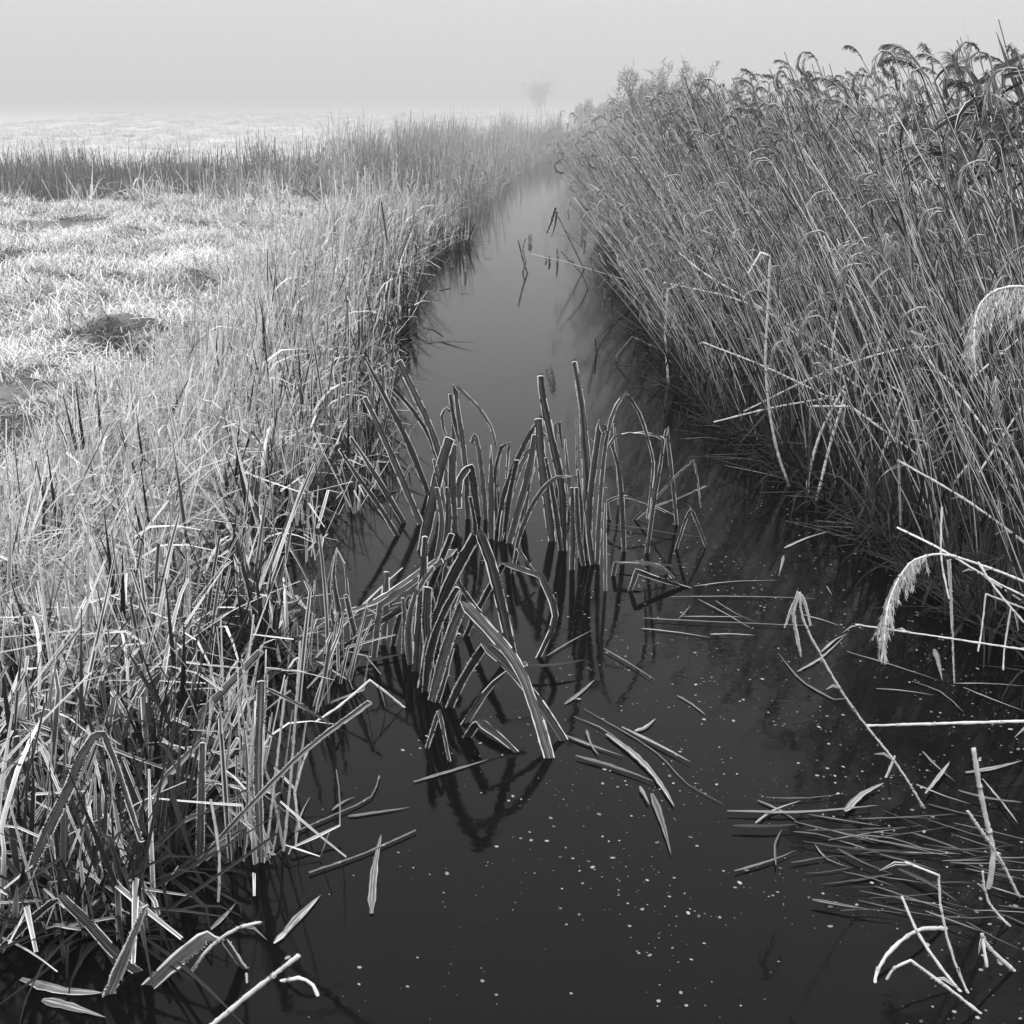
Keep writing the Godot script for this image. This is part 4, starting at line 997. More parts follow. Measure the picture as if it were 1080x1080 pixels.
func build_traced() -> void:
	var clumps := {
		"rear": ["bulrush_clump", "tallest bulrush clump, dark upright cut leaves standing in open ice", "bulrush"],
		"middle": ["bulrush_clump", "bulrush leaves with folded tips packed between the tallest and the sprawling clump", "bulrush"],
		"leaning": ["bulrush_clump", "separate long bulrush leaves all leaning towards the sedge bank", "bulrush"],
		"front": ["bulrush_clump", "sprawling bulrush clump of folded white-rimmed leaves dipping into the ice", "bulrush"],
	}
	# set: [name, label, category, group, body tone]
	var singles := {
		"rear_flat": ["fallen_leaf", "dark bulrush leaf lying on ice beside the tallest clump", "leaf", "fallen leaves beside the tallest clump", 0.06],
		"front_flat": ["fallen_leaf", "thick dark leaf lying on ice against the sprawling bulrush clump", "leaf", "fallen leaves beside the sprawling clump", 0.06],
		"dark_flat": ["fallen_leaf", "dark crumpled leaf on pale ice among the leaning bulrush leaves", "leaf", "", 0.05],
		"near_tall": ["sedge_leaf", "broad tall sedge leaf with its top snapped over, near bank", "leaf", "", 0.07],
		"near_fold": ["sedge_leaf", "sedge leaf folded like a tent above dark ice under the near bank", "leaf", "", 0.07],
		"near_upright": ["sedge_leaf", "short wide upright leaf stub standing alone in the dark ice", "leaf", "", 0.2],
		"near_fallen": ["sedge_leaf", "wide fallen leaf whose curled end touches the ice", "leaf", "", 0.1],
		"near_sedge": ["sedge_leaf", "broken frost-rimmed sedge leaf rising from the ice below the near bank", "leaf", "broken sedge leaves at the near bank", 0.12],
		"rods": ["frosted_leaf", "stiff white frosted leaf leaning out from the near sedge bank over ice", "leaf", "stiff leaves leaning from the near bank", 0.26],
		"raft": ["raft_leaf", "dead reed leaf frozen into the raft of litter below the reed bed", "leaf", "raft of reed litter in the ice", 0.2],
		"floating": ["floating_leaf", "narrow dead leaf frozen flat into the open ice", "leaf", "leaves frozen into the open ice", 0.24],
		"dark_floating": ["floating_leaf", "dark scrap of leaf frozen into the far pale ice", "leaf", "dark scraps in the far ice", 0.05],
	}
	var stalks := {
		"twig": ["bent_stalk", "thin pale stalk folded like a roof above ice before the sprawling clump", "stalk", "", 0.3, 0.8],
		"near_barbed": ["barbed_stalk", "curved frosty stalk with short barbs over the fallen wide leaf", "stalk", "", 0.25, 0.75],
		"near_rod": ["frosted_stalk", "thick white frosted stalk slanting out of the open dark ice", "stalk", "", 0.25, 0.75],
		"near_curl": ["curled_leaf", "curled frosty leaf tip hooked over the thick slanting stalk", "leaf", "", 0.3, 0.75],
		"thin_stems": ["thin_stem", "thin grey sedge stem standing in ice at the near bank", "stalk", "thin stems at the near bank", 0.12, 0.5],
		"straight_rod": ["reed_stalk", "straight white stalk lying level under the big drooping plume", "reed", "", 0.25, 0.7],
		"thick_rod": ["reed_stalk", "thick white level stalk resting on the long bent reed", "reed", "", 0.25, 0.65],
		"slender_rod": ["reed_stalk", "slender straight stalk crossing just above the big drooping plume", "reed", "", 0.4, 0.82],
		"hanging_stem": ["snapped_reed", "thin snapped reed hanging beside the big drooping plume", "reed", "snapped stems beside the drooping plume", 0.25, 0.6],
		"looped_reed": ["looped_reed", "frosted reed bent round in a wide loop on the ice", "reed", "", 0.2, 0.65],
		"cut_reed": ["cut_reed", "short pale cut reed sticking out of ice by the litter raft", "reed", "cut reeds by the litter raft", 0.25, 0.68],
		"ragged_stalk": ["ragged_stalk", "thick ragged broken stalk standing in the litter raft", "stalk", "", 0.2, 0.6],
		"stick": ["stick", "thin dark stick frozen flat into ice before the sprawling clump", "stick", "sticks frozen into the ice", 0.05, 0.2],
		"dark_twig": ["dark_twig", "dark thin twig poking up through the far pale ice", "twig", "dark twigs in the far ice", 0.05, 0.14],
		"straggler": ["straggling_reed", "pale reed rooted in ice at the foot of the reed bed", "reed", "stragglers at the foot of the reed bed", 0.22, 0.68],
		"crossing_reed": ["crossing_reed", "fallen pale reed lying slantwise across the front of the reed bed", "reed", "reeds fallen across the reed bed front", 0.22, 0.66],
	}
	var roots := {}
	for e in TRACED:
		var key: String = e[0]
		var first := Vector3(e[3][0], e[3][1], e[3][2])
		if clumps.has(key):
			if not roots.has(key):
				var c: Array = clumps[key]
				roots[key] = thing(c[0], Vector3(first.x, 0, first.z), c[1], c[2], "bulrush clumps in the ice")
			put_leaf(roots[key], [e[0], e[1], e[2], e[3]], rr(0.03, 0.075))
		elif singles.has(key):
			var c: Array = singles[key]
			var label: String = c[1]
			var group: String = c[3]
			if key == "floating" or key == "raft":
				var width := "broad" if e[2] > 0.011 else ("narrow" if e[2] > 0.006 else "hair-thin")
				label = width + " " + label
				group = width + " " + group
				if key == "floating":
					var spot := " before the sprawling bulrush clump" if first.x < 0.12 and first.z > -2.9 else (" beside the sprawling bulrush clump" if first.z > -2.9 and first.x < 0.55 else (" near the long bent reed" if first.x > 0.55 else " beside the tallest bulrush clump"))
					label += spot
					group += spot
			put_leaf(thing(c[0], first, label, c[2], group), e, c[4] * (rr(0.2, 1.3) if key == "raft" else rr(0.6, 1.35)))
		elif stalks.has(key):
			var c: Array = stalks[key]
			put_stalk(thing(c[0], first, c[1], c[2], c[3]), e, "stem", c[4], c[5])
		elif key == "bent_reed":
			roots[key] = thing("bent_reed", first, "long thin bent reed slanting up from the ice, its leaves hanging at the tip", "reed")
			put_stalk(roots[key], e, "stem", 0.4, 0.82)
		elif key == "bent_reed_leaf":
			put_leaf(roots["bent_reed"], e, 0.3)
		elif key == "arched_reed" or key == "big_plume_reed":
			var big := key == "big_plume_reed"
			var o := thing("plumed_reed", first, "arched reed with a bushy plume overhanging the reed bed edge" if big else "arched reed with a drooping comb-like white plume over the ice", "reed")
			roots[key] = o
			put_stalk(o, e, "stem", 0.45, 0.85, 0.14)
			var line := shifted(smooth_line(points_of(e[3])), first)
			var s := Shape.new()
			tassel(s, line.slice(line.size() * (5 if big else 9) / 16), 120 if big else 80, 0.13 if big else 0.09)
			part("plume", s.mesh(), leaf_mat, o)
		elif key == "arched_reed_leaf":
			put_leaf(roots["arched_reed"], e, 0.4)
		elif key == "dark_twig_leaf":
			if not roots.has(key):
				roots[key] = thing("hanging_leaf", first, "dark pointed leaf hanging from a bent twig over the far ice", "leaf")
			put_leaf(roots[key], e, 0.05)


# ---------------------------------------------------------------- sedge
func leaf_variant(lo: float, hi: float, w: float, body: float, frost: float, spread: float) -> Shape:
	var s := Shape.new()
	var kind: int = [0, 0, 0, 0, 1, 1, 1, 1, 2, 3, 3][rng.randi() % 11]
	var way := rr(-PI, PI)
	var pts := path(rr(lo, hi), absf(rng.randfn(0.0, spread)), way, kind)
	var side := Vector3(cos(way + PI / 2 + rr(-0.9, 0.9)), 0, sin(way + PI / 2 + rr(-0.9, 0.9)))
	strip(s, pts, side, w * rr(0.6, 1.4), 0.19, body * rr(0.5, 1.5), frost, rr(0.1, 0.6), 0.55 if kind != 0 else rr(0.2, 0.95))
	return s


func tuft_shape(leaves: Array, n: int, radius: float) -> Shape:
	var s := Shape.new()
	for i in n:
		var k := rng.randi() % leaves.size()
		var a := rr(0, TAU)
		var x := Transform3D(Basis(Vector3.UP, rr(0, TAU)) * Basis.from_scale(Vector3.ONE * rr(0.75, 1.15)), Vector3(cos(a), 0, sin(a)) * radius * sqrt(rng.randf()))
		s.join(leaves[k], x)
	return s


func sow(places: Array, variants: int) -> Array:
	# sorts places into one list for each variant: [[transforms], [tones]]
	var out := []
	for i in variants:
		out.append([[], []])
	for p in places:
		var k := rng.randi() % variants
		out[k][0].append(p[0])
		out[k][1].append(p[1])
	return out


func standing(at: Vector3, size: float, lean_x: float, lean_z: float) -> Transform3D:
	var b := Basis(Vector3.FORWARD, lean_x) * Basis(Vector3.RIGHT, lean_z) * Basis(Vector3.UP, rr(0, TAU))
	return Transform3D(b.scaled(Vector3.ONE * size), at)


func patches(parent: Node3D, shapes: Array, places: Array, size: float) -> void:
	# the plants of each stretch of bank joined into one mesh
	var cells := {}
	for p in places:
		var key := Vector2i(floori(p[0].origin.x / size), floori(p[0].origin.z / size))
		if not cells.has(key):
			cells[key] = Shape.new()
		var c: Shape = cells[key]
		var n := c.c.size()
		c.join(shapes[rng.randi() % shapes.size()], p[0])
		var k: float = p[1]
		for i in range(n, c.c.size()):
			c.c[i] = c.c[i] * k
	for key in cells:
		part("patch", cells[key].mesh(), leaf_mat, parent)


func build_sedge() -> void:
	var leaves := []
	var bare := []
	for i in 36:
		leaves.append(leaf_variant(0.2, 0.52, 0.0098, 0.48, 0.9, 0.32))
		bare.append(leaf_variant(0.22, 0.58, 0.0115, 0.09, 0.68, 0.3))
	var near := []
	# bank: [transform, tone, distance]
	var z := -1.95
	while z > -14.5:
		var step := 0.09
		var d := -0.34 if z > -3.2 else (-0.2 if z > -6.0 else -0.06)
		while d < 1.25:
			var zz := z + rr(-0.06, 0.06)
			var dd := d + rr(-0.06, 0.06)
			var x := left_edge(zz) - dd
			# how far the sedge belt reaches up the bank, in metres from the ice
			var belt_width := 0.82 + 0.3 * rough.get_noise_2d(x * 20.0, zz * 20.0)
			var keep := 1.0 - smoothstep(belt_width - 0.3, belt_width + 0.15, dd)
			var gap := fine.get_noise_2d(x * 30.0 + 9.0, zz * 30.0)
			if dd < 0.4:
				keep *= 1.0 - 0.85 * smoothstep(-0.05, 0.25, gap)
			if dd < 0.0:
				keep *= 0.42 if zz < -3.2 else 0.3
			if zz > -3.5:
				keep = maxf(keep, 0.85 if dd > 0.0 else keep)
			if rng.randf() < keep * 0.92:
				var y := maxf(land(x, zz), -0.02) - 0.015
				var size := rr(0.72, 1.12) * (1.0 - 0.3 * smoothstep(0.5, 1.0, dd) + 0.35 * smoothstep(-7.0, -11.0, zz) * smoothstep(1.0, 0.5, dd))
				size *= 0.8 + 0.2 * smoothstep(-0.3, 0.15, dd)
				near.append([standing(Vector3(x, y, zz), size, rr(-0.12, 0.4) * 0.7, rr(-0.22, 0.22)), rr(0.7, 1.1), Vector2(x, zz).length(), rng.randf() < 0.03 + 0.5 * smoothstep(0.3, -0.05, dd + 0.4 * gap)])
			d += step
		z -= step
	near.sort_custom(func(p, q): return p[2] < q[2])
	for i in mini(300, near.size()):
		var x: Transform3D = near[i][0]
		var away: float = left_edge(x.origin.z) - x.origin.x
		var row := "at the foot of" if away < 0.05 else ("halfway up" if away < 0.6 else "high on")
		var spot := "the bank behind the tent-folded leaf" if x.origin.z > -2.6 else ("the bank beside the sprawling bulrush clump" if x.origin.z > -3.6 else "the bank beside the leaning bulrush leaves")
		var o := thing("sedge_tuft", x.origin, "frosted sedge tuft %s %s" % [row, spot], "sedge", "sedge tufts %s %s" % [row, spot])
		x.origin = Vector3.ZERO
		for k in 10:
			var a := rr(0, TAU)
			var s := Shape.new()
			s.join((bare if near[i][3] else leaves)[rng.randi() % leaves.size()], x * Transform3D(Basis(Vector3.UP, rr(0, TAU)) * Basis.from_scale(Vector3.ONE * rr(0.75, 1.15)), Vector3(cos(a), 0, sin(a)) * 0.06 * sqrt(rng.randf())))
			part("leaf", s.mesh(), leaf_mat, o)
	var rest := thing("sedge_bank", Vector3.ZERO, "dense frosted sedge covering the bank beside the frozen ditch", "sedge", "", "stuff")
	var tufts := []
	for i in 12:
		tufts.append(tuft_shape(leaves, 11, 0.07))
	var dark_bank := []
	for i in 10:
		dark_bank.append(tuft_shape(bare, 10, 0.07))
	patches(rest, tufts, near.slice(300).filter(func(p): return not p[3]), 1.5)
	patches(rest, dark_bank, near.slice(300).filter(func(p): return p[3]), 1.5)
	for i in 12:
		tufts[i] = tufts[i].mesh()
	var spots := []
	var sown := []
	# dead dark leaves added low between the stems to deepen the shade there
	var litter := thing("added_dark_litter", Vector3.ZERO, "dark dead leaves added low between the sedge stems to deepen the shade", "litter", "", "stuff")
	var scraps := []
	for i in 5:
		var s := Shape.new()
		for k in 14:
			var way := rr(-PI, PI)
			strip(s, path(rr(0.1, 0.42), rr(0.1, 1.4), way, [0, 1, 2][k % 3]), Vector3(-sin(way), 0, cos(way)), rr(0.005, 0.013), 0.1, rr(0.015, 0.05), rr(0.03, 0.12), 0.3, 0.2)
		scraps.append(s)
	for i in 360:
		var zz := -1.9 - 12.0 * pow(rng.randf(), 1.4)
		var dd := rr(-0.2, 0.62)
		var x := left_edge(zz) - dd
		spots.append([standing(Vector3(x, maxf(land(x, zz), 0.0) - 0.01, zz), rr(0.7, 1.2), 0, 0), rr(0.6, 1.3)])
	for i in 1500:
		var zz := -2.8 - 11.0 * pow(rng.randf(), 1.4)
		var x := right_edge(zz) + rr(-0.14, 1.1)
		spots.append([standing(Vector3(x, maxf(land(x, zz), 0.0) - 0.01, zz), rr(0.7, 1.3), 0, 0), rr(0.6, 1.3)])
	patches(litter, scraps, spots, 1.5)
	# tall dark sedge in the side ditch behind the hump, and the far bank
	var dark_leaves := []
	for i in 20:
		dark_leaves.append(leaf_variant(0.5, 0.95, 0.012, 0.09, 0.3, 0.18))
	var dark_tufts := []
	for i in 8:
		dark_tufts.append(tuft_shape(dark_leaves, 40, 0.3).mesh())
	var band := thing("side_ditch_sedge", Vector3.ZERO, "band of tall dark sedge in the side ditch behind the frosted hump", "sedge", "", "stuff")
	spots = []
	for i in 800:
		var zz := -13.9 - 5.5 * rng.randf()
		var x := left_edge(zz) - 0.2 - 11.0 * rng.randf()
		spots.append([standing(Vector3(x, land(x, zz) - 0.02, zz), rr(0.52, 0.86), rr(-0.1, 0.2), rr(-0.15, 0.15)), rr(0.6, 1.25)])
	sown = sow(spots, 8)
	for i in 8:
		many("tufts", dark_tufts[i], leaf_mat, band, sown[i][0], sown[i][1])
	var far := thing("far_bank_sedge", Vector3.ZERO, "grey sedge lining the far bank where the ditch fades into fog", "sedge", "", "stuff")
	spots = []
	for i in 620:
		var zz := -13.0 - 45.0 * pow(rng.randf(), 1.3)
		var x := left_edge(zz) + 0.25 - 3.0 * rng.randf()
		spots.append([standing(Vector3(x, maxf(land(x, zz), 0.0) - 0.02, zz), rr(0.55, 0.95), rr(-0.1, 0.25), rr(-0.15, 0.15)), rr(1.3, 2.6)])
	sown = sow(spots, 8)
	for i in 8:
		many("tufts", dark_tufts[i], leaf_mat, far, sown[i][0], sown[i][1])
	# pale tussocks on the rear edge of the hump
	var g := 0
	while g < 70:
		var zz := rr(-14.4, -10.5)
		var x := left_edge(zz) - rr(0.6, 6.5)
		if zz > -12.2 and x < left_edge(zz) - 1.6:
			continue
		g += 1
		var o := thing("pale_tussock", Vector3(x, land(x, zz) - 0.02, zz), "pale frosted tussock before the dark sedge of the side ditch", "tussock", "pale tussocks before the side ditch")
		o.rotation.y = rr(0, TAU)
		o.scale = Vector3.ONE * rr(0.85, 1.3)
		part("leaves", tufts[g % 12], leaf_mat, o)
		part("leaves", tufts[(g + 5) % 12], leaf_mat, o, Transform3D(Basis(Vector3.UP, 1.0), Vector3(0.08, 0, 0.05)))


func build_turf() -> void:
	var clumps := []
	for i in 8:
		var s := Shape.new()
		for k in 170:
			var way := rr(-PI, PI)
			var p := path(rr(0.04, 0.14), rr(0.1, 0.9), way, 2, 3)
			var off := Vector3(rr(-0.13, 0.13), 0, rr(-0.13, 0.13))
			hair(s, shifted(p, -off), Vector3(-sin(way), 0, cos(way)), rr(0.003, 0.006), rr(0.65, 0.92) if rng.randf() < 0.8 else rr(0.15, 0.4))
		clumps.append(s.mesh())
	var green := []
	for i in 4:
		var s := Shape.new()
		for k in 150:
			var way := rr(-PI, PI)
			var off := Vector3(rr(-0.13, 0.13), 0, rr(-0.13, 0.13))
			hair(s, shifted(path(rr(0.03, 0.09), rr(0.3, 1.1), way, 2, 3), -off), Vector3(-sin(way), 0, cos(way)), rr(0.003, 0.006), rr(0.04, 0.14) if rng.randf() < 0.8 else rr(0.3, 0.6))
		green.append(s.mesh())
	var turf := thing("frosted_turf", Vector3.ZERO, "short white frosted grass over the hump beside the sedge bank", "grass", "", "stuff")
	var spots := []
	var hollows := []
	for i in 5000:
		var zz := -2.6 - 11.4 * rng.randf()
		var x := left_edge(zz) - rr(0.7, 7.0)
		if x < zz * 0.47 - 0.6:
			continue
		var at := Vector3(x, land(x, zz) - 0.012, zz)
		if fine.get_noise_2d(x * 24.0 + 50.0, zz * 24.0) > 0.27:
			hollows.append([standing(at, rr(0.7, 1.2), rr(-0.2, 0.2), rr(-0.2, 0.2)), rr(0.7, 1.3)])
		else:
			spots.append([standing(at, rr(0.6, 1.5), rr(-0.3, 0.3), rr(-0.3, 0.3)), rr(0.9, 1.1)])
	var long_grass := []
	for i in 6:
		var s := Shape.new()
		for k in 60:
			var way := rr(-PI, PI)
			var off := Vector3(rr(-0.12, 0.12), 0, rr(-0.12, 0.12))
			hair(s, shifted(path(rr(0.1, 0.3), rr(0.05, 0.7), way, [0, 2, 2, 1][k % 4], 4), -off), Vector3(-sin(way), 0, cos(way)), rr(0.0025, 0.0045), rr(0.6, 0.9) if rng.randf() < 0.8 else rr(0.15, 0.4))
		long_grass.append(s)
	var tall := []
	for i in 1100:
		var zz := -2.9 - 11.0 * pow(rng.randf(), 1.2)
		var x := left_edge(zz) - rr(0.25, 0.8)
		tall.append([standing(Vector3(x, land(x, zz) - 0.01, zz), rr(0.8, 1.3), rr(-0.1, 0.3), rr(-0.2, 0.2)), rr(0.8, 1.05)])
	patches(turf, long_grass, tall, 1.5)
	var sown := sow(spots, 8)
	for i in 8:
		many("clumps", clumps[i], leaf_mat, turf, sown[i][0], sown[i][1])
	sown = sow(hollows, 4)
	for i in 4:
		many("clumps", green[i], leaf_mat, turf, sown[i][0], sown[i][1])
	var meadow := thing("meadow_grass", Vector3.ZERO, "low frosted grass over the wide meadow fading into fog", "grass", "", "stuff")
	spots = []
	for i in 5000:
		var zz := -20.0 - 70.0 * pow(rng.randf(), 1.6)
		var x := left_edge(zz) - 2.0 - (absf(zz) * 0.6) * rng.randf()
		var big := rr(1.0, 2.2) if rng.randf() < 0.9 else rr(2.0, 3.2)
		spots.append([standing(Vector3(x, land(x, zz) - 0.02, zz), big, 0, 0), rr(0.8, 1.1)])
	sown = sow(spots, 8)
	for i in 8:
		many("clumps", clumps[i], leaf_mat, meadow, sown[i][0], sown[i][1])


# ---------------------------------------------------------------- reed bed
func reed_pieces(lod: int, plumed: bool, far := false) -> Array:
	# one reed leaning towards -x: [[part name, shape]]
	var out := []
	var h := rr(1.25, 1.72)
	var line := PackedVector3Array([Vector3.ZERO])
	var q := Vector3.ZERO
	var a := rr(0.02, 0.16)
	var side := rr(-0.1, 0.1)
	var n := 8 - lod * 2
	for i in n:
		a += rr(0.0, 0.07)
		q += Vector3(-sin(a), cos(a), side).normalized() * h / n
		line.append(q)
	var s := Shape.new()
	var tone := rr(0.65, 1.25)
	tube(s, line, rr(0.0036, 0.0056), 0.0022, 5 - lod, 0.04 * tone, 0.66 * tone, 2, 0.12)
	out.append(["stem", s])
	for k in rng.randi_range(1, 4):
		var at := rr(0.35, 0.92) * n
		var p := line[int(at)].lerp(line[int(at) + 1], at - int(at))
		var way := rr(-PI, PI)
		var l := Shape.new()
		var pts := path(rr(0.14, 0.36), rr(0.15, 0.9), way, [2, 2, 1, 0][rng.randi() % 4], 6 - lod)
		if lod:
			hair(l, shifted(pts, -p), Vector3(-sin(way), 0, cos(way)), rr(0.005, 0.011), rr(0.04, 0.5))
		else:
			strip(l, shifted(pts, -p), Vector3(-sin(way), 0, cos(way)), rr(0.006, 0.013), 0.16, rr(0.03, 0.16), rr(0.45, 0.75), 0.3, 0.15)
		out.append(["leaf", l])
	if plumed:
		var axis := PackedVector3Array([line[n]])
		var b := a
		var p := line[n]
		var bend := rr(0.15, 0.8)
		var aside := rr(-1.3, 1.3)
		for i in 6:
			b += bend * rr(0.5, 1.4)
			p += Vector3(-sin(b) * cos(aside), cos(b), sin(b) * sin(aside) + rr(-0.15, 0.15)) * rr(0.025, 0.042)
			axis.append(p)
		var pl := Shape.new()
		plume(pl, axis, 34 if far else (170 if lod == 0 else 95), rr(0.032, 0.062), 0.011 if far else (0.0045 if lod == 0 else 0.0065), 0.1, 0.5, 0.75)
		out.append(["plume", pl])
	return out


func build_reeds() -> void:
	var protos := []
	var joined := []
	var light := []
	var distant := []
	for i in 24:
		protos.append(reed_pieces(0, i < 5))
		var all := Shape.new()
		for p in reed_pieces(1, i < 9):
			all.join(p[1], Transform3D())
		light.append(all)
		all = Shape.new()
		for p in reed_pieces(1, i < 9, true):
			all.join(p[1], Transform3D())
		distant.append(all)
	var spots := []
	for i in 4600:
		var u := rng.randf()
		var zz := -2.9 - (11.5 * u / 0.62 if u < 0.62 else 11.5 + 34.0 * (u - 0.62) / 0.38)
		var dd := 2.8 * pow(rng.randf(), 1.3) - 0.04
		var x := right_edge(zz) + dd
		var size := rr(0.74, 1.08) * (0.7 + 0.3 * smoothstep(0.0, 0.7, dd)) * (1.0 - 0.2 * smoothstep(-8.0, -20.0, zz))
		# the tops lean out over the ditch, towards -x
		var b := Basis(Vector3.FORWARD, -rr(-0.04, 0.32) - 0.16 * smoothstep(-4.5, -7.0, zz)) * Basis(Vector3.RIGHT, rr(-0.16, 0.1)) * Basis(Vector3.UP, rng.randfn(0.0, 0.45))
		if rng.randf() < 0.06 and zz < -6.0 and dd > 0.4:
			b = Basis(Vector3.FORWARD, -rr(0.3, 0.75)) * b
		spots.append([Transform3D(b.scaled(Vector3.ONE * size), Vector3(x, maxf(land(x, zz), -0.02) - 0.02, zz)), rr(0.3, 1.15), Vector2(x, zz).length() + dd * 3.0])
	spots.sort_custom(func(p, q): return p[2] < q[2])
	for i in 300:
		var t: Transform3D = spots[i][0]
		var pieces: Array = protos[rng.randi() % protos.size()]
		var look := "plumed reed" if pieces[-1][0] == "plume" else "plumeless reed"
		var spot := "above the big drooping plume" if t.origin.z > -4.0 else ("opposite the tallest bulrush clump" if t.origin.z > -5.6 else "beyond the tallest bulrush clump")
		var o := thing("reed", t.origin, "frosted %s in the bed's front edge %s" % [look, spot], "reed", "%ss in the bed's front edge %s" % [look, spot])
		t.origin = Vector3.ZERO
		for p in pieces:
			var s := Shape.new()
			s.join(p[1], t)
			part(p[0], s.mesh(), leaf_mat, o)
	var bed := thing("reed_bed", Vector3.ZERO, "dense bed of tall frosted reeds leaning over the frozen ditch", "reeds", "", "stuff")
	var behind := func(p): return p[0].origin.x > right_edge(p[0].origin.z) + 0.75
	var away := func(p): return p[0].origin.z < -13.0
	var others := spots.slice(300).filter(func(p): return not away.call(p))
	patches(bed, light.slice(0, 14), others.filter(behind), 1.5)
	patches(bed, light.slice(8), others.filter(func(p): return not behind.call(p)), 1.5)
	patches(bed, distant, spots.slice(300).filter(away), 3.0)
	build_leafy_clump()


func build_leafy_clump() -> void:
	var at := Vector3(2.18, 0.12, -5.3)
	var o := thing("leafy_reed_clump", at, "dark leafy reed clump with broad leaves rising above the reed bed", "reed")
	for k in 6:
		var foot := Vector3(rr(-0.25, 0.25), 0, rr(-0.2, 0.2))
		var top := foot + Vector3(rr(-0.3, 0.05), rr(1.25, 1.47), rr(-0.1, 0.1))
		var line := PackedVector3Array()
		for i in 7:
			line.append(foot.lerp(top, i / 6.0))
		var s := Shape.new()
		tube(s, line, 0.006, 0.004, 6, 0.1, 0.3, 2, 0.1)
		part("stem", s.mesh(), leaf_mat, o)
		for j in 11:
			var p := foot.lerp(top, rr(0.72, 1.0))
			var way := rr(-PI, PI)
			var pts := shifted(path(rr(0.25, 0.5), rr(0.5, 1.5), way, [2, 0, 2, 2][j % 4], 7), -p)
			var made := broad_leaf(pts, rr(0.017, 0.027), "point", rr(0.05, 0.14))
			var l := part("leaf", made[0].mesh(), leaf_mat, o)
			if j % 2 == 0:
				part("frost_rim", made[1].mesh(), frost_mat, l)
		if k < 4:
			var axis := PackedVector3Array([top])
			var b := rr(-0.4, 0.4)
			var p := top
			for i in 6:
				b += rr(0.05, 0.35)
				p += Vector3(sin(b) * (1 if k % 2 else -1), cos(b), 0) * 0.035
				axis.append(p)
			var pl := Shape.new()
			plume(pl, axis, 190, 0.07, 0.0045, 0.12, 0.4)
			part("plume", pl.mesh(), leaf_mat, o)


# ---------------------------------------------------------------- shrubs in the fog
func limb(wood: Shape, twigs: Shape, p: Vector3, d: Vector3, l: float, r: float, level: int) -> void:
	var pts := PackedVector3Array([p])
	for i in 4:
		d = (d + Vector3(rr(-0.25, 0.25), rr(-0.05, 0.2), rr(-0.25, 0.25))).normalized()
		p += d * l / 4.0
		pts.append(p)
	tube(wood if level < 2 else twigs, pts, r, r * 0.55, 5 if level < 2 else 3, 0.1, 0.3, 1, 0.1)
	if level == 4:
		for k in 7:
			var c := pts[1 + k % 4]
			var e := Vector3(rr(-1, 1), rr(-0.2, 1), rr(-1, 1)).normalized()
			hair(twigs, PackedVector3Array([c, c + e * 0.05, c + e * 0.1 + Vector3(0, 0.01, 0)]), e.cross(Vector3(0.2, 0.5, 0.8)).normalized(), 0.014, rr(0.1, 0.4))
		return
	for k in (4 if level < 2 else 3):
		var e := (d + Vector3(rr(-0.9, 0.9), rr(-0.1, 0.5), rr(-0.9, 0.9))).normalized()
		limb(wood, twigs, pts[2 + k % 3], e, l * rr(0.55, 0.8), r * 0.55, level + 1)


func build_shrubs() -> void:
	for e in [[Vector3(2.55, 0.15, -20.0), 1.0, "bare twiggy shrub rising just above the reed bed tops"], [Vector3(2.2, 0.1, -92.0), 1.5, "faint shrub almost lost in fog at the ditch's end"], [Vector3(3.1, 0.1, -46.0), 0.75, "low fogged scrub between the faint shrub and the reed bed"], [Vector3(3.4, 0.2, -33.0), 0.85, "grey fogged shrub behind the far end of the reed bed"]]:
		var o := thing("shrub", e[0], e[2], "shrub", "shrubs in the fog")
		var wood := Shape.new()
		var twigs := Shape.new()
		for k in 5:
			limb(wood, twigs, Vector3(rr(-0.5, 0.5), 0, rr(-0.4, 0.4)), Vector3(rr(-0.5, 0.5), 1, rr(-0.5, 0.5)).normalized(), 0.75 * e[1], 0.03, 0)
		part("trunk", wood.mesh(), stalk_mat, o)
		part("crown", twigs.mesh(), leaf_mat, o)


# ---------------------------------------------------------------- small frost on the ice
func build_flecks() -> void:
	var s := Shape.new()
	var mid := s.add(Vector3(0, 0.25, 0), 1.0)
	for k in 7:
		var a := TAU * k / 7
		var r := rr(0.75, 1.1)
		s.add(Vector3(cos(a) * r, 0, sin(a) * r), 0.8)
	for k in 7:
		s.t.append_array(PackedInt32Array([mid, 1 + k, 1 + (k + 1) % 7]))
	var spots := []
	while spots.size() < 2300:
		var zz := -1.6 - 3.2 * rng.randf()
		var x := rr(-0.7, 1.3)
		var want := smoothstep(-0.6, 0.6, x) * (1.0 - 0.6 * smoothstep(-3.0, -4.5, zz)) * clampf(0.5 + 1.4 * rough.get_noise_2d(x * 40.0, zz * 40.0), 0.05, 1.0)
		if rng.randf() > want:
			continue
		var r := 0.001 + 0.0042 * pow(rng.randf(), 3.5)
		spots.append([Transform3D(Basis.from_scale(Vector3(r * rr(0.8, 1.4), r * 0.6, r)).rotated(Vector3.UP, rr(0, TAU)), Vector3(x, 0.001, zz)), rr(0.1, 0.42)])
	var o := thing("frost_flecks", Vector3.ZERO, "white frost flecks scattered over the dark ice", "frost", "", "stuff")
	var sown := sow(spots, 1)
	many("flecks", s.mesh(), frost_mat, o, sown[0][0], sown[0][1])


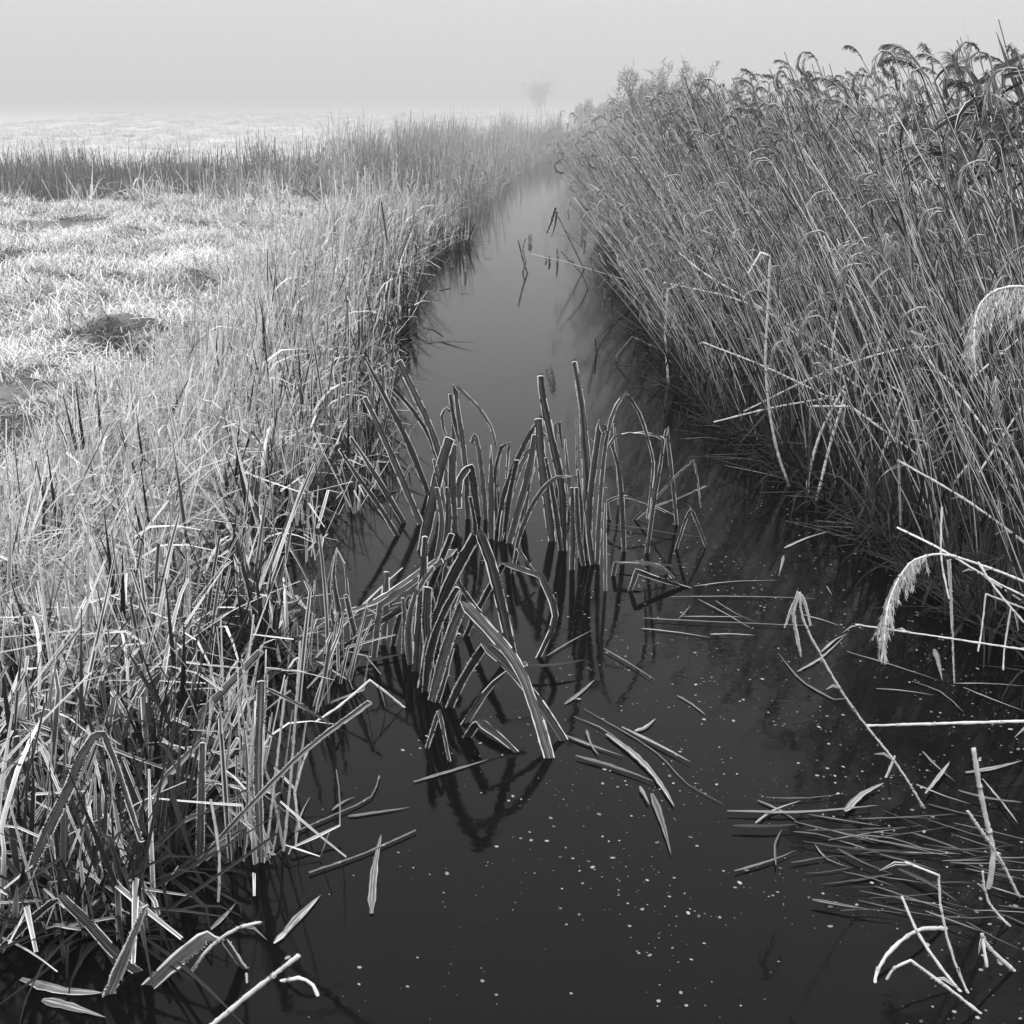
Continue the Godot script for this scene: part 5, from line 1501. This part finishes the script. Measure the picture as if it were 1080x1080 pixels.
func _ready() -> void:
	rng.seed = 20240117
	rough.seed = 3
	rough.frequency = 0.06
	rough.fractal_octaves = 3
	fine.seed = 11
	fine.frequency = 0.06
	fine.fractal_octaves = 2

	var cam := Camera3D.new()
	cam.name = "camera"
	cam.position = Vector3(0, 1.5, 0)
	cam.rotation_degrees = Vector3(-19.08, 0, 0)
	cam.fov = 46.0
	cam.near = 0.05
	cam.far = 2000.0
	add_child(cam)

	var env := Environment.new()
	env.background_mode = Environment.BG_SKY
	var sky := Sky.new()
	var sm := ProceduralSkyMaterial.new()
	sm.sky_top_color = Color(1, 1, 1)
	sm.sky_horizon_color = Color(0.64, 0.64, 0.64)
	sm.sky_curve = 0.6
	sm.ground_bottom_color = Color(0.6, 0.6, 0.6)
	sm.ground_horizon_color = Color(0.64, 0.64, 0.64)
	sm.energy_multiplier = 1.27
	sky.sky_material = sm
	env.sky = sky
	env.tonemap_mode = Environment.TONE_MAPPER_LINEAR
	env.tonemap_exposure = 1.4
	env.fog_enabled = true
	env.fog_density = 0.003
	env.fog_light_color = Color(0.98, 0.98, 0.98)
	env.volumetric_fog_enabled = true
	env.volumetric_fog_density = 0.0
	env.sdfgi_enabled = true
	env.ssao_enabled = true
	env.ssil_enabled = true
	var we := WorldEnvironment.new()
	we.name = "environment"
	we.environment = env
	add_child(we)

	var sun := DirectionalLight3D.new()
	sun.name = "sun"
	sun.rotation_degrees = Vector3(-62, -30, 0)
	sun.light_energy = 0.48
	sun.light_angular_distance = 30.0
	sun.shadow_enabled = true
	add_child(sun)

	leaf_mat = material(0.8, 0.25)
	stalk_mat = material(0.85)
	frost_mat = material(0.9)

	build_ground()
	build_ice()
	build_turf()
	build_sedge()
	build_reeds()
	build_shrubs()
	build_traced()
	build_flecks()
	build_mist()


func build_mist() -> void:
	# the fog thickens beyond the near pool
	for e in [[-11.0, -150.0, 0.016]]:
		var f := FogVolume.new()
		f.name = numbered("mist")
		f.shape = RenderingServer.FOG_VOLUME_SHAPE_BOX
		f.size = Vector3(420.0, 2.6, e[0] - e[1])
		f.position = Vector3(0.0, 1.2, (e[0] + e[1]) * 0.5)
		var m := FogMaterial.new()
		m.density = e[2]
		m.albedo = Color(0.98, 0.98, 0.98)
		f.material = m
		tag(f, "pale winter mist lying over the far ditch and meadow", "mist", "", "stuff")
		add_child(f)
